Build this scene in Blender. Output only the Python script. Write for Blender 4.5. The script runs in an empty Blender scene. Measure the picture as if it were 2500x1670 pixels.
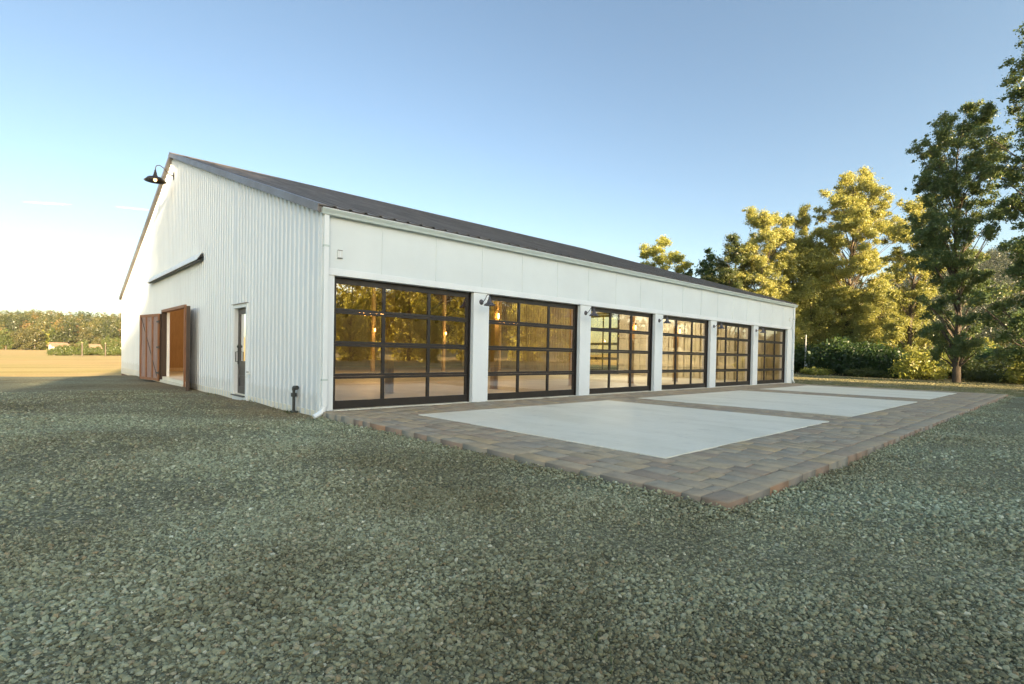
import bpy, bmesh, math, random
import numpy as np
from mathutils import Vector, Matrix
R = math.radians
scene = bpy.context.scene
col = scene.collection
random.seed(7)
rng = np.random.default_rng(11)

# ------------------------------------------------------------------ helpers
def tag(o, label=None, cat=None, group=None, kind=None):
    if label: o['label'] = label
    if cat: o['category'] = cat
    if group: o['group'] = group
    if kind: o['kind'] = kind
    return o

def empty(name, loc=(0, 0, 0), rz=0.0):
    o = bpy.data.objects.new(name, None)
    o.empty_display_size = 0.2
    o.location = loc
    o.rotation_euler = (0, 0, rz)
    col.objects.link(o)
    return o

def copy_tree(o, parent=None):
    c = o.copy(); col.objects.link(c); c.parent = parent
    for ch in list(o.children):
        copy_tree(ch, c)
    return c

class MB:
    """collects polygons for one mesh object"""
    def __init__(s): s.v = []; s.f = []; s.smooth = False
    def poly(s, pts):
        n = len(s.v); s.v.extend([tuple(p) for p in pts]); s.f.append(tuple(range(n, n + len(pts))))
    def box(s, x0, x1, y0, y1, z0, z1, M=None):
        n = len(s.v)
        P = [(x0, y0, z0), (x1, y0, z0), (x1, y1, z0), (x0, y1, z0), (x0, y0, z1), (x1, y0, z1), (x1, y1, z1), (x0, y1, z1)]
        if M is not None: P = [tuple(M @ Vector(p)) for p in P]
        s.v.extend(P)
        for f in ((0, 3, 2, 1), (4, 5, 6, 7), (0, 1, 5, 4), (1, 2, 6, 5), (2, 3, 7, 6), (3, 0, 4, 7)):
            s.f.append(tuple(n + i for i in f))
        return s
    def tube(s, pts, rad, seg=10, caps=True):
        pts = [Vector(p) for p in pts]
        if not hasattr(rad, '__len__'): rad = [rad] * len(pts)
        n = len(s.v); up = None
        for i, p in enumerate(pts):
            d = (pts[min(i + 1, len(pts) - 1)] - pts[max(i - 1, 0)]).normalized()
            if up is None:
                up = Vector((0, 0, 1)) if abs(d.z) < 0.9 else Vector((1, 0, 0))
            a = d.cross(up).normalized(); b = a.cross(d).normalized(); up = b
            for k in range(seg):
                t = 2 * math.pi * k / seg
                s.v.append(tuple(p + (a * math.cos(t) + b * math.sin(t)) * float(rad[i])))
        for i in range(len(pts) - 1):
            for k in range(seg):
                k2 = (k + 1) % seg
                s.f.append((n + i * seg + k, n + i * seg + k2, n + (i + 1) * seg + k2, n + (i + 1) * seg + k))
        if caps:
            s.f.append(tuple(n + k for k in range(seg))[::-1])
            s.f.append(tuple(n + (len(pts) - 1) * seg + k for k in range(seg)))
        return s
    def lathe(s, prof, c=(0, 0, 0), seg=24, axis='z'):
        n = len(s.v)
        for r, z in prof:
            for k in range(seg):
                t = 2 * math.pi * k / seg
                if axis == 'z': s.v.append((c[0] + r * math.cos(t), c[1] + r * math.sin(t), c[2] + z))
                elif axis == 'y': s.v.append((c[0] + r * math.cos(t), c[1] + z, c[2] + r * math.sin(t)))
                else: s.v.append((c[0] + z, c[1] + r * math.cos(t), c[2] + r * math.sin(t)))
        for i in range(len(prof) - 1):
            for k in range(seg):
                k2 = (k + 1) % seg
                s.f.append((n + i * seg + k, n + i * seg + k2, n + (i + 1) * seg + k2, n + (i + 1) * seg + k))
        return s
    def build(s, name, mat, parent=None, smooth=False, bevel=0, solid=0):
        me = bpy.data.meshes.new(name); me.from_pydata(s.v, [], s.f); me.update()
        if smooth: me.polygons.foreach_set('use_smooth', [True] * len(me.polygons))
        if mat: me.materials.append(mat)
        o = bpy.data.objects.new(name, me); col.objects.link(o)
        if parent: o.parent = parent
        if solid:
            m = o.modifiers.new('solid', 'SOLIDIFY'); m.thickness = solid
        if bevel:
            m = o.modifiers.new('bevel', 'BEVEL'); m.width = bevel; m.segments = 2; m.limit_method = 'ANGLE'
        return o

def np_mesh(name, verts, faces, mat, parent=None, attr=None, smooth=False):
    """verts (n,3), faces (m,k) arrays; attr = dict name->(m,) float face attribute"""
    me = bpy.data.meshes.new(name)
    n, m, k = len(verts), len(faces), faces.shape[1]
    me.vertices.add(n); me.vertices.foreach_set('co', np.ascontiguousarray(verts, dtype=np.float32).ravel())
    me.loops.add(m * k); me.loops.foreach_set('vertex_index', np.ascontiguousarray(faces, dtype=np.int32).ravel())
    me.polygons.add(m)
    me.polygons.foreach_set('loop_start', np.arange(0, m * k, k, dtype=np.int32))
    try: me.polygons.foreach_set('loop_total', np.full(m, k, dtype=np.int32))
    except Exception: pass
    if attr:
        for an, av in attr.items():
            a = me.attributes.new(an, 'FLOAT', 'FACE'); a.data.foreach_set('value', np.ascontiguousarray(av, dtype=np.float32))
    me.update(calc_edges=True)
    if smooth: me.polygons.foreach_set('use_smooth', [True] * m)
    me.materials.append(mat)
    o = bpy.data.objects.new(name, me); col.objects.link(o)
    if parent: o.parent = parent
    return o

# ------------------------------------------------------------------ materials
class NT:
    def __init__(s, name):
        s.m = bpy.data.materials.new(name); s.m.use_nodes = True; s.t = s.m.node_tree
        s.b = s.t.nodes['Principled BSDF']; s.out = s.t.nodes['Material Output']
    def n(s, typ, **kw):
        nd = s.t.nodes.new(typ)
        for k, v in kw.items():
            if k in nd.inputs: nd.inputs[k].default_value = v
            else: setattr(nd, k, v)
        return nd
    def l(s, a, b): s.t.links.new(a, b)
    def pos(s):
        return s.n('ShaderNodeNewGeometry').outputs['Position']
    def obj(s):
        return s.n('ShaderNodeTexCoord').outputs['Object']
    def noise(s, vec, scale, detail=4, rough=.55, dist=0):
        nd = s.n('ShaderNodeTexNoise'); nd.inputs['Scale'].default_value = scale; nd.inputs['Detail'].default_value = detail
        nd.inputs['Roughness'].default_value = rough; nd.inputs['Distortion'].default_value = dist
        s.l(vec, nd.inputs['Vector']); return nd
    def mapping(s, vec, scale=(1, 1, 1), rot=(0, 0, 0)):
        nd = s.n('ShaderNodeMapping'); nd.inputs['Scale'].default_value = scale; nd.inputs['Rotation'].default_value = rot
        s.l(vec, nd.inputs['Vector']); return nd.outputs['Vector']
    def ramp(s, fac, stops, interp='LINEAR'):
        nd = s.n('ShaderNodeValToRGB'); cr = nd.color_ramp; cr.interpolation = interp
        while len(cr.elements) < len(stops): cr.elements.new(0.5)
        for e, (p, c) in zip(cr.elements, stops):
            e.position = p; e.color = (c[0], c[1], c[2], 1) if hasattr(c, '__len__') else (c, c, c, 1)
        s.l(fac, nd.inputs['Fac']); return nd.outputs['Color']
    def mix(s, fac, a, b, blend='MIX'):
        nd = s.n('ShaderNodeMix', data_type='RGBA', blend_type=blend)
        for i, x in ((0, fac), (6, a), (7, b)):
            if hasattr(x, 'links') or isinstance(x, bpy.types.NodeSocket): s.l(x, nd.inputs[i])
            elif hasattr(x, '__len__'): nd.inputs[i].default_value = (x[0], x[1], x[2], 1)
            else: nd.inputs[i].default_value = x
        return nd.outputs[2]
    def bump(s, h, strength=.3, dist=.01, normal=None):
        nd = s.n('ShaderNodeBump'); nd.inputs['Strength'].default_value = strength; nd.inputs['Distance'].default_value = dist
        s.l(h, nd.inputs['Height'])
        if normal: s.l(normal, nd.inputs['Normal'])
        return nd.outputs['Normal']
    def set(s, base=None, rough=None, metal=None, normal=None, spec=None):
        for nm, v in (('Base Color', base), ('Roughness', rough), ('Metallic', metal), ('Normal', normal), ('Specular IOR Level', spec)):
            if v is None: continue
            if isinstance(v, bpy.types.NodeSocket): s.l(v, s.b.inputs[nm])
            elif hasattr(v, '__len__'): s.b.inputs[nm].default_value = (v[0], v[1], v[2], 1)
            else: s.b.inputs[nm].default_value = v
        return s.m

def simple(name, c, rough=.5, metal=0, var=.12, scale=3., bump=0, bscale=80., spec=.5, stretch=(1, 1, 1)):
    t = NT(name); v = t.mapping(t.pos(), stretch)
    n = t.noise(v, scale, 6, .6)
    k = t.ramp(n.outputs['Fac'], [(.3, 1 - var), (.7, 1 + var * .4)])
    base = t.mix(1.0, c, k, 'MULTIPLY')
    nm = None
    if bump: nm = t.bump(t.noise(v, bscale, 4).outputs['Fac'], bump, .004)
    r = t.ramp(n.outputs['Fac'], [(.3, min(1, rough + .06)), (.7, max(0, rough - .06))])
    return t.set(base, r, metal, nm, spec)

M = {}
# white painted steel siding with faint dirt towards random patches and screw-lines
def m_siding():
    t = NT('white_steel_siding'); p = t.pos()
    n = t.noise(t.mapping(p, (1, 1, .25)), 1.2, 6, .6)
    base = t.ramp(n.outputs['Fac'], [(.25, (.62, .67, .705)), (.6, (.675, .73, .765))])
    # splashed dust along the bottom edge of the sheets
    sep = t.n('ShaderNodeSeparateXYZ'); t.l(p, sep.inputs[0])
    n2 = t.noise(t.mapping(p, (6, 6, 2)), 2.0, 5, .7)
    add = t.n('ShaderNodeMath', operation='MULTIPLY_ADD'); t.l(n2.outputs['Fac'], add.inputs[0]); add.inputs[1].default_value = -.5; t.l(sep.outputs['Z'], add.inputs[2])
    d = t.ramp(add.outputs[0], [(.0, (.75, .73, .68)), (.06, (1, 1, 1))])
    base = t.mix(.45, base, d, 'MULTIPLY')
    nm = t.bump(t.noise(p, 9, 3).outputs['Fac'], .08, .01)
    return t.set(base, .38, 0, nm)
M['siding'] = m_siding()
M['white'] = simple('white_trim_paint', (.77, .81, .82), .45, var=.06, scale=1.5, bump=.05)
M['panel'] = simple('white_fascia_panel', (.70, .755, .76), .5, var=.07, scale=.8, bump=.06, bscale=30)
M['gutter'] = simple('pale_gutter_metal', (.53, .61, .59), .35, var=.08, scale=2)
M['bronze'] = simple('dark_bronze_aluminium', (.035, .029, .025), .38, 0.3, var=.15, scale=6)
M['roofmetal'] = simple('charcoal_roof_steel', (.155, .135, .115), .5, 0.0, var=.4, scale=1.5, stretch=(4, .4, 1))
M['rake'] = simple('grey_rake_trim', (.165, .148, .14), .4, 0.2, var=.1, scale=2)
M['darkmetal'] = simple('dark_lamp_metal', (.045, .042, .042), .4, 0.6, var=.2, scale=20)
M['sconcemetal'] = simple('grey_lamp_metal', (.11, .10, .105), .45, 0.4, var=.2, scale=20)
M['doorpaint'] = simple('charcoal_door_paint', (.06, .055, .052), .45, var=.12, scale=5)
M['iron'] = simple('black_iron_pipe', (.06, .064, .06), .6, 0.2, var=.4, scale=25, bump=.3)
M['base'] = simple('rusty_brown_baseboard', (.20, .085, .05), .8, var=.4, scale=8)
M['concrete_in'] = simple('interior_concrete', (.80, .77, .64), .5, var=.15, scale=.6)
M['inwall'] = simple('cream_liner_wall', (.62, .57, .46), .6, var=.12, scale=2)
M['brownwall'] = simple('brown_board_wall', (.27, .22, .14), .6, var=.2, scale=1.2, stretch=(3, 3, .3))
M['plasticw'] = simple('white_plastic', (.7, .72, .7), .4, var=.05)
M['lead'] = simple('grey_weathered_pole', (.33, .34, .34), .7, var=.3, scale=10)

def wood(name, c1, c2, scale=(8, 8, .6), rough=.6, bump=.25):
    t = NT(name); v = t.mapping(t.obj(), scale)
    n = t.noise(v, 3, 8, .65, 1.2)
    base = t.ramp(n.outputs['Fac'], [(.25, c1), (.5, [(a + b) / 2 for a, b in zip(c1, c2)]), (.75, c2)])
    kn = t.n('ShaderNodeTexVoronoi'); kn.inputs['Scale'].default_value = 2.5; t.l(t.mapping(t.obj(), (1, 1, .5)), kn.inputs['Vector'])
    k = t.ramp(kn.outputs['Distance'], [(.03, (.3, .15, .08)), (.09, (1, 1, 1))])
    base = t.mix(.8, base, k, 'MULTIPLY')
    return t.set(base, rough, 0, t.bump(n.outputs['Fac'], bump, .004))
M['cedar'] = wood('orange_cedar_rails', (.17, .07, .03), (.36, .17, .08))
M['chevron'] = wood('weathered_cedar_boards', (.21, .14, .125), (.42, .30, .27))
M['dooredge'] = wood('dark_stained_door_back', (.035, .022, .016), (.07, .045, .03))
M['timber'] = wood('fir_timber_post', (.38, .25, .12), (.60, .43, .23))
M['truss'] = wood('brown_roof_deck', (.10, .055, .025), (.18, .10, .045), (.8, 8, 8))
M['ply'] = wood('amber_plywood', (.27, .145, .05), (.42, .24, .09), (3, 3, .5))

def m_glass(name, tint, ior=1.6):
    t = NT(name); t.t.nodes.remove(t.b)
    tr = t.n('ShaderNodeBsdfTransparent', Color=(*tint, 1)); gl = t.n('ShaderNodeBsdfGlossy', Roughness=0.0, Color=(1, 1, 1, 1))
    nz = t.noise(t.pos(), .9, 2); nm = t.bump(nz.outputs['Fac'], .05, .02); t.l(nm, gl.inputs['Normal'])
    fr = t.n('ShaderNodeFresnel', IOR=ior)
    mx = t.n('ShaderNodeMixShader'); t.l(fr.outputs[0], mx.inputs[0]); t.l(tr.outputs[0], mx.inputs[1]); t.l(gl.outputs[0], mx.inputs[2])
    t.l(mx.outputs[0], t.out.inputs['Surface']); return t.m
M['glass'] = m_glass('bronze_tinted_glass', (.86, .80, .60), 2.9)
M['clear'] = m_glass('clear_door_glass', (.9, .86, .75), 1.5)

def m_emit(name, c, s):
    t = NT(name); t.t.nodes.remove(t.b)
    e = t.n('ShaderNodeEmission', Color=(*c, 1), Strength=s); t.l(e.outputs[0], t.out.inputs['Surface']); return t.m
M['bulb'] = m_emit('glowing_filament_bulb', (1, .45, .12), 9)
M['bulbdim'] = m_emit('glowing_outdoor_bulb', (1, .50, .16), 2.5)

# ------------------------------------------------------------------ terrain
def sstep(a, b, x):
    t = np.clip((x - a) / (b - a), 0, 1); return t * t * (3 - 2 * t)
def undul(x, y):
    return .012 * np.sin(x * 1.3 + .7 * y) + .010 * np.sin(y * 1.9 - .4 * x + 1.) + .007 * np.sin(3.1 * x + 2.3 * y)
def ground_z(x, y):
    """height of the yard surface (gravel top) and of the land beyond"""
    x = np.asarray(x, float); y = np.asarray(y, float)
    z = -.085 - .05 * sstep(-6, 2, y) * (1 - sstep(-2, 6, x)) - .14 * sstep(1, 24, y) + 0 * x
    z = z + undul(x, y) * (1 - sstep(20, 40, np.hypot(x, y)))
    # dip of the field to the north
    z = z - .9 * sstep(60, 180, y) + .0 * x
    # wooded ridge to the north
    ridge = 15.5 * sstep(300, 640, y + .12 * x + 25 * np.sin(x * .012)) * (1 + .10 * np.sin(x * .021 + 1) + .05 * np.sin(x * .05))
    z = z + ridge * (1 - sstep(250, 500, x - .2 * (y - 300)))
    # tan hill and dark mountain to the east
    d = np.hypot(x - 430, y - 92)
    z = z + 34 * np.exp(-(d / 120.) ** 2)
    d = np.hypot(x - 575, y - 20)
    z = z + 72 * np.exp(-(d / 120.) ** 2)
    # south-east hill, seen only mirrored in the glass
    d = np.hypot((x - 190) * .8, y + 230)
    z = z + 30 * np.exp(-(d / 75.) ** 2)
    return z

def m_field():
    t = NT('dry_golden_grass'); p = t.pos()
    big = t.noise(t.mapping(p, (.5, 1, 1)), .035, 5, .6); mid = t.noise(t.mapping(p, (.25, 1.2, 1)), .55, 6, .7); fine = t.noise(p, 14, 4, .7)
    a = t.ramp(mid.outputs['Fac'], [(.28, (.46, .325, .135)), (.5, (.57, .405, .175)), (.68, (.66, .48, .235))])
    b = t.ramp(big.outputs['Fac'], [(.35, (1.05, 1.0, .95)), (.47, (.88, .96, .85)), (.55, (1, 1, 1)), (.68, (1.08, .95, .88))])
    base = t.mix(1, a, b, 'MULTIPLY')
    f = t.ramp(fine.outputs['Fac'], [(.3, .72), (.7, 1.15)])
    base = t.mix(1, base, f, 'MULTIPLY')
    nm = t.bump(fine.outputs['Fac'], .6, .08)
    sp = t.n('ShaderNodeSeparateXYZ'); t.l(p, sp.inputs[0])
    edge = t.noise(p, .012, 5, .6); ad = t.n('ShaderNodeMath', operation='MULTIPLY_ADD'); t.l(edge.outputs['Fac'], ad.inputs[0]); ad.inputs[1].default_value = 160; t.l(sp.outputs['X'], ad.inputs[2])
    mr = t.n('ShaderNodeMapRange'); t.l(ad.outputs[0], mr.inputs['Value']); mr.inputs['From Min'].default_value = 515; mr.inputs['From Max'].default_value = 540
    base = t.mix(mr.outputs[0], base, (.035, .05, .025))
    return t.set(base, .95, 0, nm, .1)
M['field'] = m_field()

def m_lawn():
    t = NT('mown_dry_lawn'); p = t.pos()
    mid = t.noise(t.mapping(p, (1, .8, 1)), 1.6, 8, .75); fine = t.noise(p, 30, 4, .7)
    base = t.ramp(mid.outputs['Fac'], [(.32, (.115, .14, .045)), (.48, (.22, .205, .10)), (.62, (.38, .33, .20))])
    f = t.ramp(fine.outputs['Fac'], [(.3, .6), (.7, 1.2)])
    base = t.mix(1, base, f, 'MULTIPLY')
    return t.set(base, .95, 0, t.bump(fine.outputs['Fac'], .7, .04), .1)
M['lawn'] = m_lawn()

def m_gravel(name='crushed_gravel_bed'):
    t = NT(name); p = t.pos()
    warp = t.noise(p, 12, 3)
    pw = t.n('ShaderNodeVectorMath', operation='MULTIPLY_ADD'); t.l(warp.outputs['Color'], pw.inputs[0]); pw.inputs[1].default_value = (.03, .03, .03); t.l(p, pw.inputs[2])
    v1 = t.n('ShaderNodeTexVoronoi'); v1.inputs['Scale'].default_value = 38; t.l(pw.outputs[0], v1.inputs['Vector'])
    v2 = t.n('ShaderNodeTexVoronoi'); v2.inputs['Scale'].default_value = 95; t.l(pw.outputs[0], v2.inputs['Vector'])
    sp = t.n('ShaderNodeSeparateColor'); t.l(v1.outputs['Color'], sp.inputs[0])
    base = t.ramp(sp.outputs[0], [(0, (.20, .19, .135)), (.35, (.285, .28, .205)), (.7, (.365, .365, .275)), (.93, (.44, .42, .33)), (1, (.56, .53, .45))])
    big = t.noise(p, .26, 6, .62); br = t.ramp(big.outputs['Fac'], [(.36, (.60, .56, .42)), (.47, (.84, .83, .67)), (.58, (.93, .98, .83)), (.7, (.98, 1.07, .94))])
    base = t.mix(1, base, br, 'MULTIPLY')
    gap_shade = t.ramp(v1.outputs['Distance'], [(.25, 1.0), (.6, .5)])  # shade in the gaps between stones, put into the bed colour
    base = t.mix(1, base, gap_shade, 'MULTIPLY')
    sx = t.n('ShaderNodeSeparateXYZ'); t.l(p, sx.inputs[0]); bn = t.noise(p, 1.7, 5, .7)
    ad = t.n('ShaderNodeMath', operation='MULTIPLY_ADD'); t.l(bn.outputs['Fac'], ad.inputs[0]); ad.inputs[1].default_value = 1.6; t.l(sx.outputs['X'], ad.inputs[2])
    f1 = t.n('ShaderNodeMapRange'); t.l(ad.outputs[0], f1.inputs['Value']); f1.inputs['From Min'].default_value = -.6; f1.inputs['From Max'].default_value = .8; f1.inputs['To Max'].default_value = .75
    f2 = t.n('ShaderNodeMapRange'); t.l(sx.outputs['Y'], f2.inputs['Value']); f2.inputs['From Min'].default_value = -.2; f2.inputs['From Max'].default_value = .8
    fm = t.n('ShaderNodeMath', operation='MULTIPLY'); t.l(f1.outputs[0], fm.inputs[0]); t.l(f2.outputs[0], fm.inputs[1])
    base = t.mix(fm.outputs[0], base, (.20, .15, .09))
    h = t.mix(.35, t.ramp(v1.outputs['Distance'], [(.1, 1.0), (.7, 0.0)]), t.ramp(v2.outputs['Distance'], [(.1, 1.0), (.7, 0.0)]))
    return t.set(base, .9, 0, t.bump(h, .9, .012), .2)
M['gravel'] = m_gravel()

def m_stone():
    t = NT('crushed_stone'); oi = t.n('ShaderNodeObjectInfo')
    base = t.ramp(oi.outputs['Random'], [(0, (.16, .155, .11)), (.22, (.25, .25, .185)), (.5, (.335, .345, .26)), (.75, (.41, .415, .32)), (.88, (.46, .475, .40)), (.94, (.36, .28, .19)), (.985, (.52, .50, .42)), (1, (.75, .74, .68))])
    p = t.pos(); big = t.noise(p, .26, 6, .62); br = t.ramp(big.outputs['Fac'], [(.36, (.60, .56, .42)), (.47, (.84, .83, .67)), (.58, (.93, .98, .83)), (.7, (.98, 1.07, .94))])
    base = t.mix(1, base, br, 'MULTIPLY')
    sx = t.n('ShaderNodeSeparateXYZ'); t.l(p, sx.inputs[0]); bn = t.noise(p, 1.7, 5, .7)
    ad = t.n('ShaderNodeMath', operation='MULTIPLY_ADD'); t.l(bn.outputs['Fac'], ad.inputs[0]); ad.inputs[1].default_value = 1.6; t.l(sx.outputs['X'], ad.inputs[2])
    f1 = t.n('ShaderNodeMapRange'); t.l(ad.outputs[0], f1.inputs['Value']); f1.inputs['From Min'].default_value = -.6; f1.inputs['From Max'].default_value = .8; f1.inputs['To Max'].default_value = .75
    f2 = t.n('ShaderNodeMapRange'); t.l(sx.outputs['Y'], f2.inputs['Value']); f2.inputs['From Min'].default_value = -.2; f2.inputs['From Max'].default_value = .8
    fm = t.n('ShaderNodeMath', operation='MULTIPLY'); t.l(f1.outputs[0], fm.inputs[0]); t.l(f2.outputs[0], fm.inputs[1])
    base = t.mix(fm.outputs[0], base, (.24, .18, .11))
    n = t.noise(t.obj(), 3, 4, .7); k = t.ramp(n.outputs['Fac'], [(.3, .8), (.7, 1.15)])
    base = t.mix(1, base, k, 'MULTIPLY')
    return t.set(base, .85, 0, None, .25)
M['stone'] = m_stone()

def grid_mesh(name, xs, ys, zf, mat, kind='structure', smooth=True):
    X, Y = np.meshgrid(xs, ys, indexing='xy'); Z = zf(X, Y)
    V = np.stack([X, Y, Z], -1).reshape(-1, 3); nx, ny = len(xs), len(ys)
    i = np.arange(nx - 1)[None, :] + np.arange(ny - 1)[:, None] * nx; i = i.ravel()
    F = np.stack([i, i + 1, i + 1 + nx, i + nx], -1)
    o = np_mesh(name, V, F, mat, smooth=smooth); tag(o, kind=kind); return o

def nonuni(lo, hi, c, n, p=2.4):
    t = np.linspace(-1, 1, n); s = np.sign(t) * np.abs(t) ** p
    return np.where(s < 0, c + s * (c - lo), c + s * (hi - c))
gx = nonuni(-2600, 2600, 0, 260); gy = nonuni(-2600, 2600, 5, 260)
def base_z(x, y):
    inside = (1 - sstep(24, 28, np.abs(x - 10) - 12)) * (1 - sstep(22, 26, np.abs(y - 6)))
    return ground_z(x, y) - .07 - .12 * inside
G = grid_mesh('ground', gx, gy, base_z, M['field'])

# gravel yard: its north edge stops where the dry field begins, its east edge at the lawn
GX0, GX1, GY1 = -24.0, 28.2, 21.6
def north_edge(x): return 21.6 + .25 * np.sin(x * 1.1) + .15 * np.sin(x * 2.7 + 1)
xs = np.linspace(GX0, 0.05, 90); vs = np.linspace(0, 1, 120)
def yard(name, x0, x1, y0f, y1f, nx, ny, mat, lift=0.):
    xs = np.linspace(x0, x1, nx); t = np.linspace(0, 1, ny)
    X = np.repeat(xs[None, :], ny, 0); Y = y0f(X) + (y1f(X) - y0f(X)) * t[:, None]
    Z = ground_z(X, Y) + lift
    # skirt: outer rows dive under the ground
    Z[-1, :] -= .12; Z[0, :] -= .12; Z[:, 0] -= .12; Z[:, -1] -= .12
    V = np.stack([X, Y, Z], -1).reshape(-1, 3)
    i = (np.arange(nx - 1)[None, :] + np.arange(ny - 1)[:, None] * nx).ravel()
    F = np.stack([i, i + 1, i + 1 + nx, i + nx], -1)
    o = np_mesh(name, V, F, mat, smooth=True); tag(o, kind='structure'); return o
def east_edge_y(x): return 0 * x - 7.2 - (x - 22.0) * .9
# one sheet of gravel with the corner of the lawn laid over it
yard('gravel_yard', GX0, 30.5, lambda X: 0 * X - 24., north_edge, 160, 150, M['gravel'])
# lawn strip east of the barn and patio
def lawn():
    t = np.linspace(0, 1, 60); s = np.linspace(0, 1, 90)
    # west border polyline and east border polyline (x, y)
    Wp = np.array([(22.35, 30), (22.35, .2), (21.75, -1), (21.62, -7.0), (22.2, -7.9), (24.5, -10.5), (27, -16), (29, -30)])
    Ep = np.array([(47.0, 30), (43.2, 7.5), (42.0, 5.2), (36.5, -3.0), (35.6, -6.5), (36.0, -9), (37, -16), (38, -30)])
    u = np.linspace(0, 1, 8)
    W_ = np.stack([np.interp(s, u, Wp[:, k]) for k in (0, 1)], -1); E_ = np.stack([np.interp(s, u, Ep[:, k]) for k in (0, 1)], -1)
    P = W_[:, None, :] * (1 - t)[None, :, None] + E_[:, None, :] * t[None, :, None]
    X, Y = P[..., 0], P[..., 1]
    Z = ground_z(X, Y) + .035 + .02 * np.sin(X * 2.2) * np.sin(Y * 1.7)
    Z[:, 0] -= .06; Z[:, -1] -= .15; Z[0] -= .15; Z[-1] -= .15
    V = np.stack([X, Y, Z], -1).reshape(-1, 3); nx, ny = 60, 90
    i = (np.arange(nx - 1)[None, :] + np.arange(ny - 1)[:, None] * nx).ravel()
    F = np.stack([i, i + 1, i + 1 + nx, i + nx], -1)
    o = np_mesh('lawn', V, F, M['lawn'], smooth=True); tag(o, kind='structure')
lawn()

# ------------------------------------------------------------------ gravel stones (stuff)
CAM = np.array([-3.9338, -9.2101, 1.0939])
def stone_mesh(k):
    bm = bmesh.new(); bmesh.ops.create_icosphere(bm, subdivisions=1, radius=.5)
    r = random.Random(k)
    for v in bm.verts:
        v.co *= r.uniform(.72, 1.15)
    sc = (1.0, r.uniform(.65, .95), r.uniform(.45, .7))
    for v in bm.verts: v.co = Vector((v.co.x * sc[0], v.co.y * sc[1], v.co.z * sc[2]))
    me = bpy.data.meshes.new('stone'); bm.to_mesh(me); bm.free(); me.materials.append(M['stone'])
    return me
def scatter_stones():
    pts = []; scl = []
    bands = [(.7, 2.5, 5200, .0215), (2.5, 4.5, 4000, .0225), (4.5, 7.5, 1800, .025), (7.5, 12, 900, .028), (12, 19, 260, .032), (.7, 2.6, 5200, .0115), (2.6, 4.6, 3600, .012)]
    for r0, r1, dens, size in bands:
        a0, a1 = R(-12), R(108); area = .5 * (a1 - a0) * (r1 ** 2 - r0 ** 2); n = int(area * dens)
        rr = np.sqrt(rng.uniform(r0 ** 2, r1 ** 2, n)); aa = rng.uniform(a0, a1, n)
        x = CAM[0] + rr * np.cos(aa); y = CAM[1] + rr * np.sin(aa)
        s = size * np.exp(rng.normal(0, .48, n)) * .80
        patch = np.sin(x * 1.7 + 1.3 * np.sin(y * .9)) * np.sin(y * 1.4 + x * .5) + .3 * np.sin(5 * x + 3 * y)
        s = np.minimum(s * np.clip(.92 + .22 * patch, .55, 1.2), size * 1.75)
        keep = ~((x > -.015) & (y > -7.43)) & (y < 21.2) & (x < 27) & ~((x > -.05) & (y > -.3)) & (rng.random(n) < .97 + .3 * patch)
        keep &= ~((x > 21.5) & (y > -7.9 - (x - 22.2) * 1.1))
        pts.append(np.stack([x, y], -1)[keep]); scl.append(s[keep])
    # stones heaped against the patio edge
    n = 5200; x = rng.uniform(0, 21.5, n); y = -7.43 - np.abs(rng.normal(0, .10, n)); pts.append(np.stack([x, y], -1)); scl.append(.024 * np.exp(rng.normal(0, .3, n)))
    n = 3400; y = rng.uniform(-7.45, -.1, n); x = -.03 - np.abs(rng.normal(0, .10, n)); pts.append(np.stack([x, y], -1)); scl.append(.023 * np.exp(rng.normal(0, .3, n)))
    P = np.concatenate(pts); S = np.concatenate(scl)
    heap = .045 * np.exp(-np.clip(-7.43 - P[:, 1], 0, 9) / .12) * (P[:, 0] > 0) + .05 * np.exp(-np.clip(-.03 - P[:, 0], 0, 9) / .14) * (P[:, 1] > -7.45) * (P[:, 0] < 0) * (P[:, 1] < 0)
    h2 = rng.uniform(0, 1, len(P))
    Z = ground_z(P[:, 0], P[:, 1]) + S * .12 + heap * h2
    me = bpy.data.meshes.new('gravel'); n = len(P)
    me.vertices.add(n); me.vertices.foreach_set('co', np.column_stack([P, Z]).astype(np.float32).ravel())
    a = me.attributes.new('scl', 'FLOAT', 'POINT'); a.data.foreach_set('value', S.astype(np.float32))
    rot = np.column_stack([rng.normal(0, .45, n), rng.normal(0, .45, n), rng.uniform(0, 6.283, n)]).astype(np.float32)
    a = me.attributes.new('rot', 'FLOAT_VECTOR', 'POINT'); a.data.foreach_set('vector', rot.ravel())
    a = me.attributes.new('idx', 'INT', 'POINT'); a.data.foreach_set('value', rng.integers(0, 8, n).astype(np.int32))
    o = bpy.data.objects.new('gravel', me); col.objects.link(o); tag(o, 'grey green crushed gravel stones covering the yard', 'gravel', kind='stuff')
    sc = bpy.data.collections.new('stone_shapes')
    for k in range(8):
        so = bpy.data.objects.new('stone_shape', stone_mesh(k)); sc.objects.link(so)
    ng = bpy.data.node_groups.new('scatter', 'GeometryNodeTree')
    ng.interface.new_socket('Geometry', in_out='INPUT', socket_type='NodeSocketGeometry')
    ng.interface.new_socket('Geometry', in_out='OUTPUT', socket_type='NodeSocketGeometry')
    N = ng.nodes; L = ng.links
    gi = N.new('NodeGroupInput'); go = N.new('NodeGroupOutput'); iop = N.new('GeometryNodeInstanceOnPoints'); ci = N.new('GeometryNodeCollectionInfo')
    ci.inputs['Collection'].default_value = sc; ci.inputs['Separate Children'].default_value = True; ci.inputs['Reset Children'].default_value = True
    def na(nm, ty):
        x = N.new('GeometryNodeInputNamedAttribute'); x.data_type = ty; x.inputs['Name'].default_value = nm
        return [s for s in x.outputs if s.enabled and s.name == 'Attribute'][0]
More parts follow.
